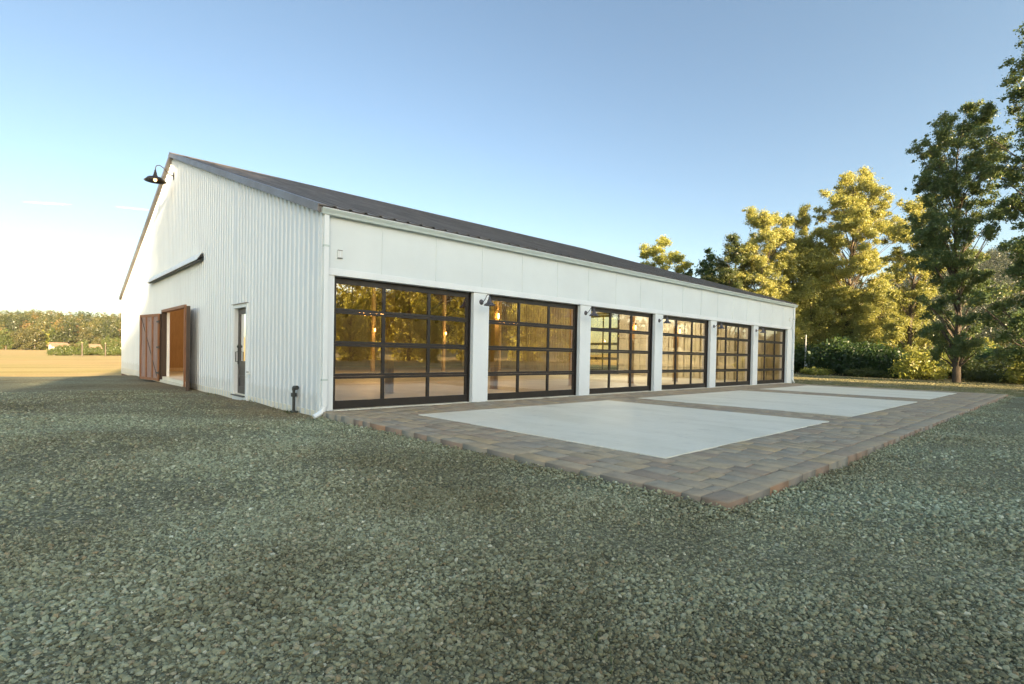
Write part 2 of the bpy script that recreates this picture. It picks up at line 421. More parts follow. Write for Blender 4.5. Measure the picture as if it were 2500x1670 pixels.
    mp = N.new('GeometryNodeMeshToPoints'); L.new(gi.outputs[0], mp.inputs['Mesh']); mp.inputs['Radius'].default_value = .01
    L.new(mp.outputs[0], iop.inputs['Points']); L.new(ci.outputs[0], iop.inputs['Instance']); iop.inputs['Pick Instance'].default_value = True
    L.new(na('idx', 'INT'), iop.inputs['Instance Index']); L.new(na('rot', 'FLOAT_VECTOR'), iop.inputs['Rotation']); L.new(na('scl', 'FLOAT'), iop.inputs['Scale'])
    L.new(iop.outputs[0], go.inputs[0])
    md = o.modifiers.new('scatter', 'NODES'); md.node_group = ng
    print('stones', n)
scatter_stones()

# ------------------------------------------------------------------ patio of pavers, slabs
SL = [(1.18, 6.63), (7.90, 13.97), (15.52, 20.47)]; SY0, SY1 = -6.16, -1.31; PX1 = 21.62; PY = -7.41
def m_paver():
    t = NT('tumbled_paver'); at = t.n('ShaderNodeAttribute', attribute_name='rnd'); p = t.pos()
    base = t.ramp(at.outputs['Fac'], [(0, (.31, .24, .17)), (.2, (.355, .285, .20)), (.4, (.40, .325, .215)), (.55, (.34, .29, .215)), (.7, (.43, .325, .19)), (.82, (.31, .275, .215)), (1, (.38, .32, .225))])
    n = t.noise(p, 5, 6, .7); k = t.ramp(n.outputs['Fac'], [(.3, .8), (.7, 1.18)])
    base = t.mix(1, base, k, 'MULTIPLY')
    f = t.noise(p, 90, 3, .7)
    geo = t.n('ShaderNodeNewGeometry'); sep = t.n('ShaderNodeSeparateXYZ'); t.l(geo.outputs['True Normal'], sep.inputs[0])
    side = t.ramp(sep.outputs['Z'], [(.3, 1.0), (.8, 0.0)])
    ed = t.ramp(at.outputs['Fac'], [(0, (.29, .20, .135)), (.22, (.26, .22, .17)), (.45, (.34, .205, .12)), (.58, (.29, .26, .20)), (.8, (.29, .21, .15))], 'CONSTANT')
    base = t.mix(side, base, ed)
    return t.set(base, .7, 0, t.bump(f.outputs['Fac'], .3, .004), .3)
M['paver'] = m_paver()
def patio():
    V = []; F = []; A = []
    def paver(x0, x1, y0, y1, deep=.1):
        g = .006; x0 += g; x1 -= g; y0 += g; y1 -= g
        if x1 - x0 < .03 or y1 - y0 < .03: return
        n = len(V); h = random.uniform(-.0035, .0025); b = .009; j = lambda: random.uniform(-.003, .003)
        tx, ty = random.uniform(-.002, .002), random.uniform(-.002, .002)
        top = [(x0 + b + j(), y0 + b + j(), h - tx - ty), (x1 - b + j(), y0 + b + j(), h + tx - ty), (x1 - b + j(), y1 - b + j(), h + tx + ty), (x0 + b + j(), y1 - b + j(), h - tx + ty)]
        mid = [(x0, y0, h - .008), (x1, y0, h - .008), (x1, y1, h - .008), (x0, y1, h - .008)]
        bot = [(a, c, -deep) for a, c, _ in mid]
        V.extend(top + mid + bot)
        fs = [(0, 1, 2, 3)] + [(4 + k, 4 + (k + 1) % 4, (k + 1) % 4, k) for k in range(4)] + [(8 + k, 8 + (k + 1) % 4, 4 + (k + 1) % 4, 4 + k) for k in range(4)]
        c = random.random()
        for f in fs: F.append(tuple(n + q for q in f)); A.append(c)
    def courses(x0, x1, y0, y1):
        n = max(1, round((x1 - x0) / .235)); w = (x1 - x0) / n
        for i in range(n):
            y = y0; first = True
            while y < y1 - .02:
                l = random.choice([.24, .31, .36, .46, .46, .40])
                if first: l *= random.uniform(.5, 1); first = False
                if y1 - (y + l) < .12: l = y1 - y
                paver(x0 + i * w, x0 + (i + 1) * w, y, min(y + l, y1), .13); y += l
    edge = .23
    # header course of the south edge, laid across
    x = 0.0
    while x < PX1 - .02:
        l = random.choice([.3, .36, .42]);  l = min(l, PX1 - x)
        if PX1 - (x + l) < .12: l = PX1 - x
        paver(x, x + l, PY + random.uniform(-.006, .004), PY + edge, .16); x += l
    y0 = PY + edge; ytop = -.015
    cuts = [0.0] + [v for s in SL for v in s] + [PX1]
    for i in range(0, len(cuts) - 1):
        a, b = cuts[i], cuts[i + 1]
        if i % 2 == 0: courses(a, b, y0, ytop)
        else: courses(a, b, y0, SY0); courses(a, b, SY1, ytop)
    me_o = np_mesh('patio', np.array(V), np.array(F), M['paver'], attr={'rnd': np.array(A)}); tag(me_o, kind='structure')
    sand = MB(); sand.box(.02, PX1 - .02, PY + .02, -.02, -.2, -.03)
    tag(sand.build('joint_sand', simple('joint_sand', (.07, .06, .05), .95, var=.3, scale=20)), kind='structure')
patio()
def m_conc():
    t = NT('troweled_concrete'); p = t.pos()
    n = t.noise(t.mapping(p, (1, .35, 1)), 1.1, 7, .65); f = t.noise(t.mapping(p, (.8, 5, 1)), 3.5, 5, .7)
    base = t.ramp(n.outputs['Fac'], [(.28, (.64, .60, .47)), (.5, (.74, .70, .57)), (.72, (.80, .765, .64))])
    k = t.ramp(f.outputs['Fac'], [(.25, .94), (.6, 1.0)]); base = t.mix(1, base, k, 'MULTIPLY')
    # damp stains creeping in from the edges
    st = t.noise(p, 2.3, 6, .75); stn = t.ramp(st.outputs['Fac'], [(.56, 1.0), (.76, .74)]); base = t.mix(.8, base, stn, 'MULTIPLY')
    return t.set(base, t.ramp(n.outputs['Fac'], [(.3, .6), (.7, .7)]), 0, t.bump(f.outputs['Fac'], .08, .004), .3)
M['conc'] = m_conc()
for a, b in SL:
    mb = MB(); mb.box(a + .006, b - .006, SY0 + .006, SY1 - .006, -.12, .004)
    tag(mb.build('concrete_slab', M['conc'], bevel=.006), kind='structure')

# ------------------------------------------------------------------ the barn
L, W, EZ, RY, RZ = 22.35, 25.0, 3.55, 12.6, 7.72
def roof_z(y): return EZ + (RZ - EZ) * (y / RY if y <= RY else (W - y) / (W - RY))
barn = empty('barn', (0, 0, 0))
tag(barn, 'long white metal barn with charcoal roof and six glazed bays facing the patio', 'barn')
D, PW, C0, DH = 3.2069, .4476, .2243, 2.44
DX = [C0 + i * (D + PW) for i in range(6)]
BDY0, BDY1, BDZ = 10.5, 14.12, 2.38        # big door opening
MDY0, MDY1, MDZ0, MDZ1 = 4.16, 5.07, -.03, 2.07

def corrugated(name, mat, length, zb, zt_f, openings, place, pitch=.2286, depth=.025):
    """ribbed sheet; place(s, out, z) -> xyz ; openings (s0,s1,z0,z1)"""
    mb = MB(); prof = []; s = 0.0
    while s < length:
        for ds, o in ((0, 0), (.14, 0), (.155, depth), (.21, depth)):
            if s + ds <= length: prof.append((s + ds, o))
        s += pitch
    prof.append((length, 0))
    for op in openings:
        for e in op[:2]:
            o = np.interp(e, [p[0] for p in prof], [p[1] for p in prof]); prof.append((e, float(o)))
    prof = sorted(set(prof))
    for (s0, o0), (s1, o1) in zip(prof[:-1], prof[1:]):
        if s1 - s0 < 1e-5: continue
        c = (s0 + s1) / 2; segs = [(zb(c) , None)]
        sp = [(None, None)]
        rng_ = [('b', 't')]
        cut = [op for op in openings if op[0] < c < op[1]]
        spans = []
        if cut:
            op = cut[0]
            if op[2] > zb(c): spans.append((zb(s0), zb(s1), op[2], op[2]))
            spans.append((op[3], op[3], zt_f(s0), zt_f(s1)))
        else: spans.append((zb(s0), zb(s1), zt_f(s0), zt_f(s1)))
        for a0, a1, b0, b1 in spans:
            mb.poly([place(s0, o0, a0), place(s1, o1, a1), place(s1, o1, b1), place(s0, o0, b0)])
    return mb.build(name, mat, barn)
def gz(y): return -.13 - .14 * min(1, max(0, y / 24))
corrugated('gable_siding', M['siding'], W, lambda y: gz(y) + .035, lambda y: roof_z(y) - .01,
           [(BDY0, BDY1, -1, BDZ), (MDY0 - .09, MDY1 + .09, -.16, MDZ1 + .09)], lambda s, o, z: (-o, s, z))
# brown base board under the sheets and concrete footing
mb = MB(); mb.box(.0, .09, .3, BDY0, -.34, -.05); mb.box(.0, .09, BDY1, W, -.45, -.12); mb.build('base_board', M['base'], barn)
# far gable, back wall, inner lining
mb = MB(); mb.poly([(L, 0, -.3), (L, W, -.3), (L, W, EZ), (L, RY, RZ), (L, 0, EZ)])
FG0, FG1, FGZ = 9.75, 13.2, 3.6            # glazed opening in the far gable
mb = MB()
for a, b, z0, z1 in ((0, FG0, -.3, None), (FG1, W, -.3, None), (FG0, FG1, FGZ, None)):
    ys = sorted({a, b} | ({RY} if a < RY < b else set()))
    mb.poly([(L, a, z0), (L, b, z0)] + [(L, y, roof_z(y)) for y in reversed(ys)])
mb.build('far_gable_wall', M['siding'], barn, solid=.02)
mb = MB(); mb.box(0, L, W - .02, W, -.4, EZ); mb.build('back_wall', M['siding'], barn)

# inner liner of the far gable: ribs with cross girts, seen through the glass
def liner():
    mb = MB(); x = L - .06; s = 0.06
    def wall(y0, y1, z0, z1):
        y = y0
        while y < y1 - 1e-4:
            for ds, o0, o1, de in ((0, 0, 0, .15), (.15, 0, .03, .165), (.165, .03, .03, .215), (.215, .03, 0, .23)):
                a = min(y + ds, y1); b = min(y + de, y1)
                if b - a < 1e-4: continue
                mb.poly([(x - o0, b if False else a, z0), (x - o0, a, min(z1, roof_z(a) - .1)), (x - o1, b, min(z1, roof_z(b) - .1)), (x - o1, b, z0)])
            y += .23
    wall(.06, FG0, .0, 9); wall(FG1, W - .06, .0, 9); wall(FG0, FG1, FGZ, 9)
    mb.build('inner_wall', M['inwall'], barn)
    g = MB()
    for z in (.62, 1.38, 2.18, 3.0):
        g.box(x - .075, x - .032, .1, FG0, z - .045, z + .045); g.box(x - .075, x - .032, FG1, W - .1, z - .045, z + .045)
    y = .9
    while y < W - .5:
        if not (FG0 - .1 < y < FG1 + .1): g.box(x - .082, x - .034, y - .05, y + .05, .0, 2.98)
        y += .92
    g.build('wall_girt', M['inwall'], barn)
    b = MB(); b.box(.06, L - .1, W - .1, W - .06, 0, EZ - .05); b.build('inner_wall', M['brownwall'], barn)
    # flat lining behind the gable on the camera side
    b = MB()
    for a, c, z0, z1 in ((.1, MDY0 - .1, 0, 9), (MDY1 + .1, BDY0 - .05, 0, 9), (BDY1 + .05, W - .1, 0, 9), (MDY0 - .1, MDY1 + .1, MDZ1 + .1, 9), (BDY0 - .05, BDY1 + .05, BDZ + .05, 9)):
        ys = sorted({a, c} | ({RY} if a < RY < c else set()))
        b.poly([(.1, a, z0), (.1, c, z0)] + [(.1, y, min(z1, roof_z(y) - .12)) for y in reversed(ys)])
    b.build('inner_wall', M['brownwall'], barn, solid=.03)
liner()
# plywood partition seen through the open barn door
mb = MB(); mb.box(.14, 7.2, 18.9, 19.0, 0.0, 3.6); mb.build('partition_wall', M['ply'], barn)
mb = MB(); mb.box(.14, 7.2, 18.86, 18.899, 0.0, .16); mb.build('skirting', M['timber'], barn)
# floor slab
mb = MB(); mb.box(-.02, L - .01, .02, W - .03, -.32, -.004); mb.build('floor_slab', M['concrete_in'], barn)
mb = MB(); mb.box(-.10, -.02, BDY0 + .02, BDY1 - .02, -.34, -.11); mb.build('door_threshold', M['conc'], barn, bevel=.01)

# roof: two ribbed slopes
def roof():
    ov = .10; mb = MB()
    def slope(y0, z0, y1, z1, sgn):
        x = -ov; prof = []
        while x < L + ov:
            for dx, h in ((0, 0), (.225, 0), (.24, .028), (.285, .028)):
                if x + dx <= L + ov: prof.append((x + dx, h))
            x += .30
        prof.append((L + ov, 0))
        for (a, h0), (b, h1) in zip(prof[:-1], prof[1:]):
            q = [(a, y0, z0 + h0), (b, y0, z0 + h1), (b, y1, z1 + h1), (a, y1, z1 + h0)]
            mb.poly(q if sgn > 0 else q[::-1])
    sl = (RZ - EZ) / RY
    slope(-.10, EZ - .10 * sl + .10, RY, RZ + .10, 1)
    slope(W + .10, EZ - .10 * sl + .10, RY, RZ + .10, -1)
    mb.build('roof', M['roofmetal'], barn, solid=-.012)
    d = MB(); d.poly([(.05, .02, EZ - .01), (L - .02, .02, EZ - .01), (L - .02, RY, RZ - .01), (.05, RY, RZ - .01)])
    d.poly([(.05, W - .02, EZ - .01), (.05, RY, RZ - .012), (L - .02, RY, RZ - .012), (L - .02, W - .02, EZ - .01)])
    d.build('roof_deck', M['truss'], barn, solid=.03)
    # ridge cap
    c = MB(); c.poly([(-.13, RY - .22, RZ + .10 - .22 * sl + .045), (L + .13, RY - .22, RZ + .10 - .22 * sl + .045), (L + .13, RY, RZ + .155), (-.13, RY, RZ + .155)])
    c.poly([(-.13, RY + .22, RZ + .10 - .22 * sl + .045), (-.13, RY, RZ + .155), (L + .13, RY, RZ + .155), (L + .13, RY + .22, RZ + .10 - .22 * sl + .045)])
    c.build('ridge_cap', M['roofmetal'], barn, solid=.01)
    # rake trims: two lengths lapped on each slope, both gables
    for xa, xb in ((-.125, .03), (L - .03, L + .125)):
        for y0, y1 in ((-.06, 4.3), (4.3, 8.5), (8.5, RY)):
            for side in (1, -1):
                m = MB(); q = [y0, y1] if side > 0 else [W - (y0) * 1.0, W - (y1 if y1 < RY else W - RY)]
                za, zb = (roof_z(max(0, min(W, q[0]))) + (q[0] * sl if q[0] < 0 else 0) - (q[0] - W) * sl * (q[0] > W), roof_z(q[1]))
                lap = .003 * (y0 < 1)
                a = [(xa - lap, q[0], za - .02), (xa - lap, q[1], zb - .02), (xa - lap, q[1], zb + .128), (xa - lap, q[0], za + .128)]
                b = [(xb, y, z) for _, y, z in a]
                n = len(m.v); m.v.extend(a + b)
                for f in ((0, 1, 2, 3), (7, 6, 5, 4), (0, 4, 5, 1), (1, 5, 6, 2), (2, 6, 7, 3), (3, 7, 4, 0)): m.f.append(tuple(n + i for i in f))
                m.build('rake_trim', M['rake'], barn)
roof()

# eave front: fascia band, seams, gutter, corner trims
mb = MB()
mb.box(.02, L - .02, .0, .10, 2.56, EZ + .03)
mb.build('fascia_wall', M['panel'], barn)
x = 1.17
while x < L - .5:
    MB().box(x - .014, x + .014, -.012, .0, 2.566, EZ - .06).build('panel_joint', M['panel'], barn, bevel=.004); x += 1.245
mb = MB(); mb.box(.10, L - .36, -.022, .16, 2.44, 2.565); mb.build('header_trim', M['white'], barn, bevel=.004)
for i in range(7):
    if i == 0: a, b = .085, C0
    elif i == 6: a, b = DX[5] + D, L - .20
    else: a, b = DX[i] - PW, DX[i]
    mb = MB(); mb.box(a, b, 0.0, .26, 0.001, 2.439); 
    mb.build('pillar', M['white'], barn, bevel=.006)
mb = MB(); mb.box(-.03, .085, -.012, .08, -.10, EZ - .02); mb.build('corner_trim', M['white'], barn, bevel=.004)
mb = MB(); mb.box(L - .20, L + .02, -.006, .14, -.1, EZ - .02); mb.build('corner_trim', M['white'], barn, bevel=.004)
# K-style gutter profile
def gutter():
    prof = [(-.02, .10), (-.125, .10), (-.135, .085), (-.13, .07), (-.108, .035), (-.10, .0), (-.02, .0)]
    inner = [(-.03, .09), (-.115, .09), (-.123, .082), (-.118, .07), (-.098, .038), (-.092, .01), (-.03, .01)]
    mb = MB(); z = EZ - .065; x0, x1 = -.06, L + .16
    for a, b in ((prof[1], prof[2]), (prof[2], prof[3]), (prof[3], prof[4]), (prof[4], prof[5]), (prof[5], prof[6]), (prof[6], prof[0])):
        mb.poly([(x0, a[0], z + a[1]), (x0, b[0], z + b[1]), (x1, b[0], z + b[1]), (x1, a[0], z + a[1])])
    for a, b in zip(inner[1:-1], inner[2:]):
        mb.poly([(x0, a[0], z + a[1]), (x1, a[0], z + a[1]), (x1, b[0], z + b[1]), (x0, b[0], z + b[1])])
    mb.poly([(x0, inner[1][0], z + .1), (x1, inner[1][0], z + .1), (x1, prof[1][0], z + .1), (x0, prof[1][0], z + .1)])
    for x in (x0, x1): mb.poly([(x, p[0], z + p[1]) for p in (prof if x == x0 else prof[::-1])])
    o = mb.build('gutter', M['gutter'], barn)
    b = MB(); b.box(x0, x1, -.142, -.118, z + .093, z + .108); b.build('gutter_lip', M['white'], o, bevel=.003)
gutter()
def downspout(x, sgn, zb):
    mb = MB()
    mb.box(x - .045, x + .045, -.085, -.022, zb + .22, EZ - .067)
    o = mb.build('downspout', M['white'], barn, bevel=.008)
    e = MB(); pts = []
    for k in range(7):
        t = k / 6 * R(68); pts.append((x + sgn * (.13 - .13 * math.cos(t)), -.054, zb + .22 - .13 * math.sin(t) * 1.1))
    pts.append((pts[-1][0] + sgn * .10, -.054, pts[-1][2] - .05))
    e.tube(pts, .047, 12); e.build('elbow', M['white'], o)
    for z in (.55, 2.92): MB().box(x - .05, x + .05, -.090, -.016, z, z + .035).build('strap', M['gutter'], o, bevel=.003)
downspout(.035, -1, -.12); downspout(L - .03 - .06, 1, -.02)

# ------------------------------------------------------------------ overhead glazed doors
def glazed_door(x0, width, height, parent_fn, rows=4, cols=3, name='glazed_door'):
    """built along +x at y 0, returns empty"""
    root = empty(name, (0, 0, 0)); root.parent = barn
    fr = MB(); y0, y1 = .0, .05
    sw = .075
    rail = [0, .17]                                     # bottom rail
    hh = height / rows
    for i in range(rows):
        z0, z1 = i * hh + .002, (i + 1) * hh - .002
        lo = .15 if i == 0 else .05; hi = .10 if i == rows - 1 else .045
        s = MB()
        s.box(0, width, y0, y1, z0, z0 + lo); s.box(0, width, y0, y1, z1 - hi, z1)
        s.box(0, sw, y0 + .001, y1 - .001, z0 + lo, z1 - hi); s.box(width - sw, width, y0 + .001, y1 - .001, z0 + lo, z1 - hi)
        for c in range(1, cols):
            xc = width * c / cols; s.box(xc - .034, xc + .034, y0 + .002, y1 - .002, z0 + lo, z1 - hi)
        so = s.build('door_section', M['bronze'], root, bevel=.004)
        for c in range(cols):
            xa = sw if c == 0 else width * c / cols + .034; xb = width - sw if c == cols - 1 else width * (c + 1) / cols - .034
            g = MB(); g.poly([(xa - .005, .026, z0 + lo - .005), (xb + .005, .026, z0 + lo - .005), (xb + .005, .026, z1 - hi + .005), (xa - .005, .026, z1 - hi + .005)])
            g.build('pane', M['glass'], root)
    return root
first = None
for i, x in enumerate(DX):
    if first is None: d = first = glazed_door(0, D - .05, DH - .03, None)
    else: d = copy_tree(first, barn)
    d.location = (x + .025, .135, .012); d['group'] = 'glazed overhead doors along the front'
    fr = MB(); fr.box(x, x + .022, .10, .22, .001, DH); fr.box(x + D - .03, x + D, .10, .22, .001, DH); fr.box(x, x + D, .165, .24, DH - .07, DH - .0)
    fr.build('door_track', M['bronze'], barn)
    if i == 0: pass
mb = MB(); mb.box(.2, L - .5, .03, .30, -.006, .006); mb.build('sill_strip', M['conc'], barn)
# glazed door in the far gable
fd = copy_tree(first, barn); fd.rotation_euler = (0, 0, R(90)); fd.scale = ((FG1 - FG0) / (D - .05), 1, (FGZ - .02) / (DH - .03)); fd.location = (L - .02, FG0, .01)
for o_ in fd.children:
    if o_.name.startswith('pane'): o_.data = o_.data.copy(); o_.data.materials[0] = M['clear']
fr = MB(); fr.box(L - .14, L + .01, FG0 - .09, FG0 - .002, 0, FGZ + .1); fr.box(L - .14, L + .01, FG1 + .002, FG1 + .09, 0, FGZ + .1); fr.box(L - .14, L + .01, FG0, FG1, FGZ + .002, FGZ + .1)
fr.build('door_frame', M['bronze'], barn)

# ------------------------------------------------------------------ gable door (personnel)
def man_door():
    root = empty('entrance_door', (0, 0, 0)); root.parent = barn
    root['label'] = 'narrow charcoal door with tall glass pane'
    f = MB(); y0, y1, z0, z1 = MDY0, MDY1, MDZ0, MDZ1
    f.box(-.05, .10, y1, y1 + .10, -.17, z1 + .09); f.box(-.05, .10, y0 - .10, y0, -.17, z1 + .09); f.box(-.05, .10, y0, y1, z1, z1 + .09)
    f.box(-.048, .10, y0, y1, -.17, -.05)
    f.build('frame', M['white'], root, bevel=.004)
    c = MB(); c.box(-.085, .0, y0 - .12, y1 + .12, z1 + .091, z1 + .103); c.build('drip_cap', M['rake'], root)
    s = MB(); s.box(-.11, .12, y0 + .002, y1 + .02, -.05, -.026); s.build('sill', M['doorpaint'], root, bevel=.004)
    d = MB(); xa, xb = .045, .085; w = .12
    d.box(xa, xb, y0 + .004, y0 + w, z0 + .006, z1 - .004); d.box(xa, xb, y1 - w, y1 - .004, z0 + .006, z1 - .004)
    for a, b in ((z0 + .006, z0 + .2), (z0 + .41, z0 + .47), (z0 + .66, z0 + .82), (z1 - .14, z1 - .004)): d.box(xa + .001, xb - .001, y0 + w, y1 - w, a, b)
    d.box(xa + .015, xb - .01, y0 + w, y1 - w, z0 + .2, z0 + .41); d.box(xa + .015, xb - .01, y0 + w, y1 - w, z0 + .47, z0 + .66)
    leaf = d.build('door_leaf', M['doorpaint'], root, bevel=.004)
    g = MB(); g.poly([(.065, y0 + w, z0 + .82), (.065, y1 - w, z0 + .82), (.065, y1 - w, z1 - .14), (.065, y0 + w, z1 - .14)]); g.build('pane', M['clear'], root)
    h = MB(); yy = y1 - .06
    h.box(.03, .045, yy - .03, yy + .03, z0 + .74, z0 + 1.22)
    h.tube([(.045, yy, z0 + .80), (-.02, yy, z0 + .80), (-.02, yy, z0 + 1.04), (.045, yy, z0 + 1.04)], .011, 8)
    h.lathe([(0, -.035), (.028, -.035), (.028, 0)], (.045, yy, z0 + 1.17), 12, 'x')
    h.build('handle', M['iron'], root)
man_door()

# ------------------------------------------------------------------ barn doors of cedar
def barn_leaf(width, height):
    """face towards -y, along +x from hinge"""
    root = empty('barn_door', (0, 0, 0)); root.parent = barn
    b = MB(); b.box(0, width, .0, .045, 0, height); b.box(width + .001, width + .012, -.052, .047, 0, height); back = b.build('door_core', M['dooredge'], root, bevel=.003)
    # chevron boards
    c = MB(); bw = .135
    inner0, inner1 = .09, width - .09
    third = (width) / 3
    # boards slope down to the right across each field; upper one slopes the other way
    kk = int(height / bw) + 14
    for i in range(-10, kk):
        za = i * bw; 
        x0, x1 = inner0, inner1; dz = -(x1 - x0) * 1.15
        q = [(x0, za), (x1, za + dz), (x1, za + dz + bw - .008), (x0, za + bw - .008)]
        # clip to height band
        poly = [(x, z) for x, z in q]
        def clip(P, z, keep_above):
            out = []
            for j in range(len(P)):
                a, b_ = P[j], P[(j + 1) % len(P)]
                ia = (a[1] >= z) if keep_above else (a[1] <= z); ib = (b_[1] >= z) if keep_above else (b_[1] <= z)
                if ia: out.append(a)
                if ia != ib:
                    t = (z - a[1]) / (b_[1] - a[1]); out.append((a[0] + t * (b_[0] - a[0]), z))
            return out
        poly = clip(poly, .09, True)
        if len(poly) > 2: poly = clip(poly, height - .09, False)
        if len(poly) < 3: continue
        y = -.012 - .002 * (i % 3)
        c.poly([(x, y, z) for x, z in poly])
        n = len(poly)
        for j in range(n):
            a, b_ = poly[j], poly[(j + 1) % n]; c.poly([(a[0], y, a[1]), (a[0], -.001, a[1]), (b_[0], -.001, b_[1]), (b_[0], y, b_[1])])
    c.build('chevron_boards', M['chevron'], root)
    s = MB()
    for x in (0.0, third - .05, 2 * third - .05, width - .10): s.box(x, x + .10, -.05, -.001, .0, height)
    s.build('stile', M['cedar'], root, bevel=.004)
    for za in (0, height - .10): MB().box(.101, width - .101, -.045, -.002, za, za + .10).build('rail', M['cedar'], root, bevel=.004)
    g = MB()
    Mx = Matrix.Translation((.12, -.03, .12)) @ Matrix.Rotation(-math.atan2(height - .24, width - .24), 4, 'Y')
    ln = math.hypot(height - .24, width - .24); g.box(0, ln, -.006, .006, -.012, .012, Mx); g.build('brace_rod', M['iron'], root)
    for z in (.3, height / 2, height - .3):
        h = MB(); h.box(-.03, .16, -.056, -.0495, z - .03, z + .03); h.tube([(-.012, -.03, z - .07), (-.012, -.03, z + .07)], .013, 8); h.build('hinge', M['iron'], root)
    return root
LW = 1.84; LH = BDZ + .12
lf = barn_leaf(LW, LH)
# leaf local +x runs from hinge; its face (-y local) must look away from the wall (-x world)
a = R(10)
dirv = (-math.sin(a), math.cos(a))
lf.rotation_euler = (0, 0, math.atan2(dirv[1], dirv[0])); lf.location = (-.10, BDY1 + .08, -.17)
# rotate so that local -y = world -x side : local +x->dir, local +y = rot90(dir) = (-cos..)
rf = copy_tree(lf, barn)
rf.name = 'barn_door'
end = Vector((-.305, 8.64)); hin = Vector((.045, BDY0 - .06)); dv = (end - hin).normalized()
rf.rotation_euler = (0, 0, math.atan2(dv.y, dv.x)); rf.location = (hin.x, hin.y, -.19)
lf.scale = (1, -1, 1)     # mirrored leaf of the pair
mb = MB(); mb.box(-.055, .11, BDY1, BDY1 + .10, -.22, BDZ + .09); mb.build('door_jamb', M['dooredge'], barn)
mb = MB(); mb.box(-.055, .11, BDY0 - .10, BDY0, -.22, BDZ + .09); mb.box(-.055, .11, BDY0, BDY1, BDZ, BDZ + .09); mb.build('door_head', M['cedar'], barn)
mb = MB(); mb.box(.111, .20, BDY1 - .02, BDY1 + .1, 0, BDZ); mb.build('door_jamb', M['white'], barn)
# sliding track hood above
def hood():
    root = empty('track_hood', (0, 0, 0)); root.parent = barn
    z0, z1, y0, y1 = 3.60, 3.86, 8.19, 16.44
    for a, b in ((y0, 11.6), (11.6, y1)):
        m = MB(); e = .004 if a == y0 else 0
        prof = [(-.03, z1 + e), (-.075 - e, z1 + e), (-.215 - e, z0 + .03), (-.205, z0 + .02), (-.07, z1 - .012), (-.03, z1 - .012)]
        for p, q in zip(prof, prof[1:] + prof[:1]):
            m.poly([(p[0], a, p[1]), (p[0], b, p[1]), (q[0], b, q[1]), (q[0], a, q[1])])
        m.poly([(p[0], a, p[1]) for p in prof]); m.poly([(p[0], b, p[1]) for p in prof][::-1])
        m.build('hood_sheet', M['white'], root)
    t = MB(); t.box(-.15, -.09, y0 - .03, y1 - .1, z0 + .02, z0 + .035); t.box(-.15, -.143, y0 - .03, y1 - .1, z0 + .035, z0 + .11); t.box(-.097, -.09, y0 - .03, y1 - .1, z0 + .035, z0 + .11)
    y = y0 + .02
    while y < y1: t.box(-.12, -.02, y, y + .03, z0 + .11, z0 + .20); y += .8
    t.build('track_rail', M['darkmetal'], root)
hood()

# small things fixed to the barn
def pipe():
    r = empty('gas_pipe', (-.10, 1.0, -.14)); tag(r, 'short black iron pipe with elbow standing against the ribbed gable near the corner', 'pipe')
    m = MB(); m.tube([(0, .0, 0), (0, 0, .46)], .027, 12); m.build('riser', M['iron'], r, smooth=False)
    m = MB(); m.tube([(0, 0, .46), (0, 0, .50), (0, -.02, .515), (0, -.13, .515)], .036, 12); m.lathe([(0, -.02), (.042, -.02), (.042, .02), (0, .02)], (0, -.13, .515), 12, 'y'); m.build('elbow', M['iron'], r)
    m = MB(); m.lathe([(.034, -.02), (.052, -.02), (.052, .05), (.034, .05)], (0, 0, .36), 12); m.box(-.05, .05, -.10, .05, -.02, .07); m.build('valve', M['iron'], r)
pipe()
def spigot():
    r = empty('wall_spigot', (-.03, 3.84, .44)); tag(r, 'small white hose spigot beside the charcoal door', 'spigot')
    m = MB(); m.tube([(0, 0, .08), (-.05, 0, .08), (-.09, 0, .03), (-.09, 0, -.02)], .016, 8); m.lathe([(0, -.005), (.035, -.005), (.035, .005), (0, .005)], (-.02, 0, .08), 12, 'x'); m.build('spout', M['plasticw'], r)
    m = MB(); m.lathe([(0, .11), (.03, .11), (.03, .125), (0, .125)], (-.06, 0, 0), 10); m.build('tap_handle', M['iron'], r)
spigot()
def junction(x, z, lab):
    r = empty('junction_box', (x, 0, z)); tag(r, lab, 'junction box', 'white junction boxes on the fascia')
    m = MB(); m.box(-.05, .05, -.03, 0, -.075, .075); m.build('box_body', M['plasticw'], r, bevel=.006)
    m = MB(); m.box(-.012, .012, -.036, -.03, -.05, .05); m.build('cover', M['white'], r)
    m = MB(); m.box(-.045, .045, -.034, -.0305, -.074, -.062); m.box(-.045, .045, -.034, -.0305, .062, .074); m.build('screw_strip', M['rake'], r)
junction(.31, 2.83, 'white junction box on the fascia above the nearest glazed bay')
junction(21.83, 2.9, 'tiny white junction box on the fascia at the far end of the barn')

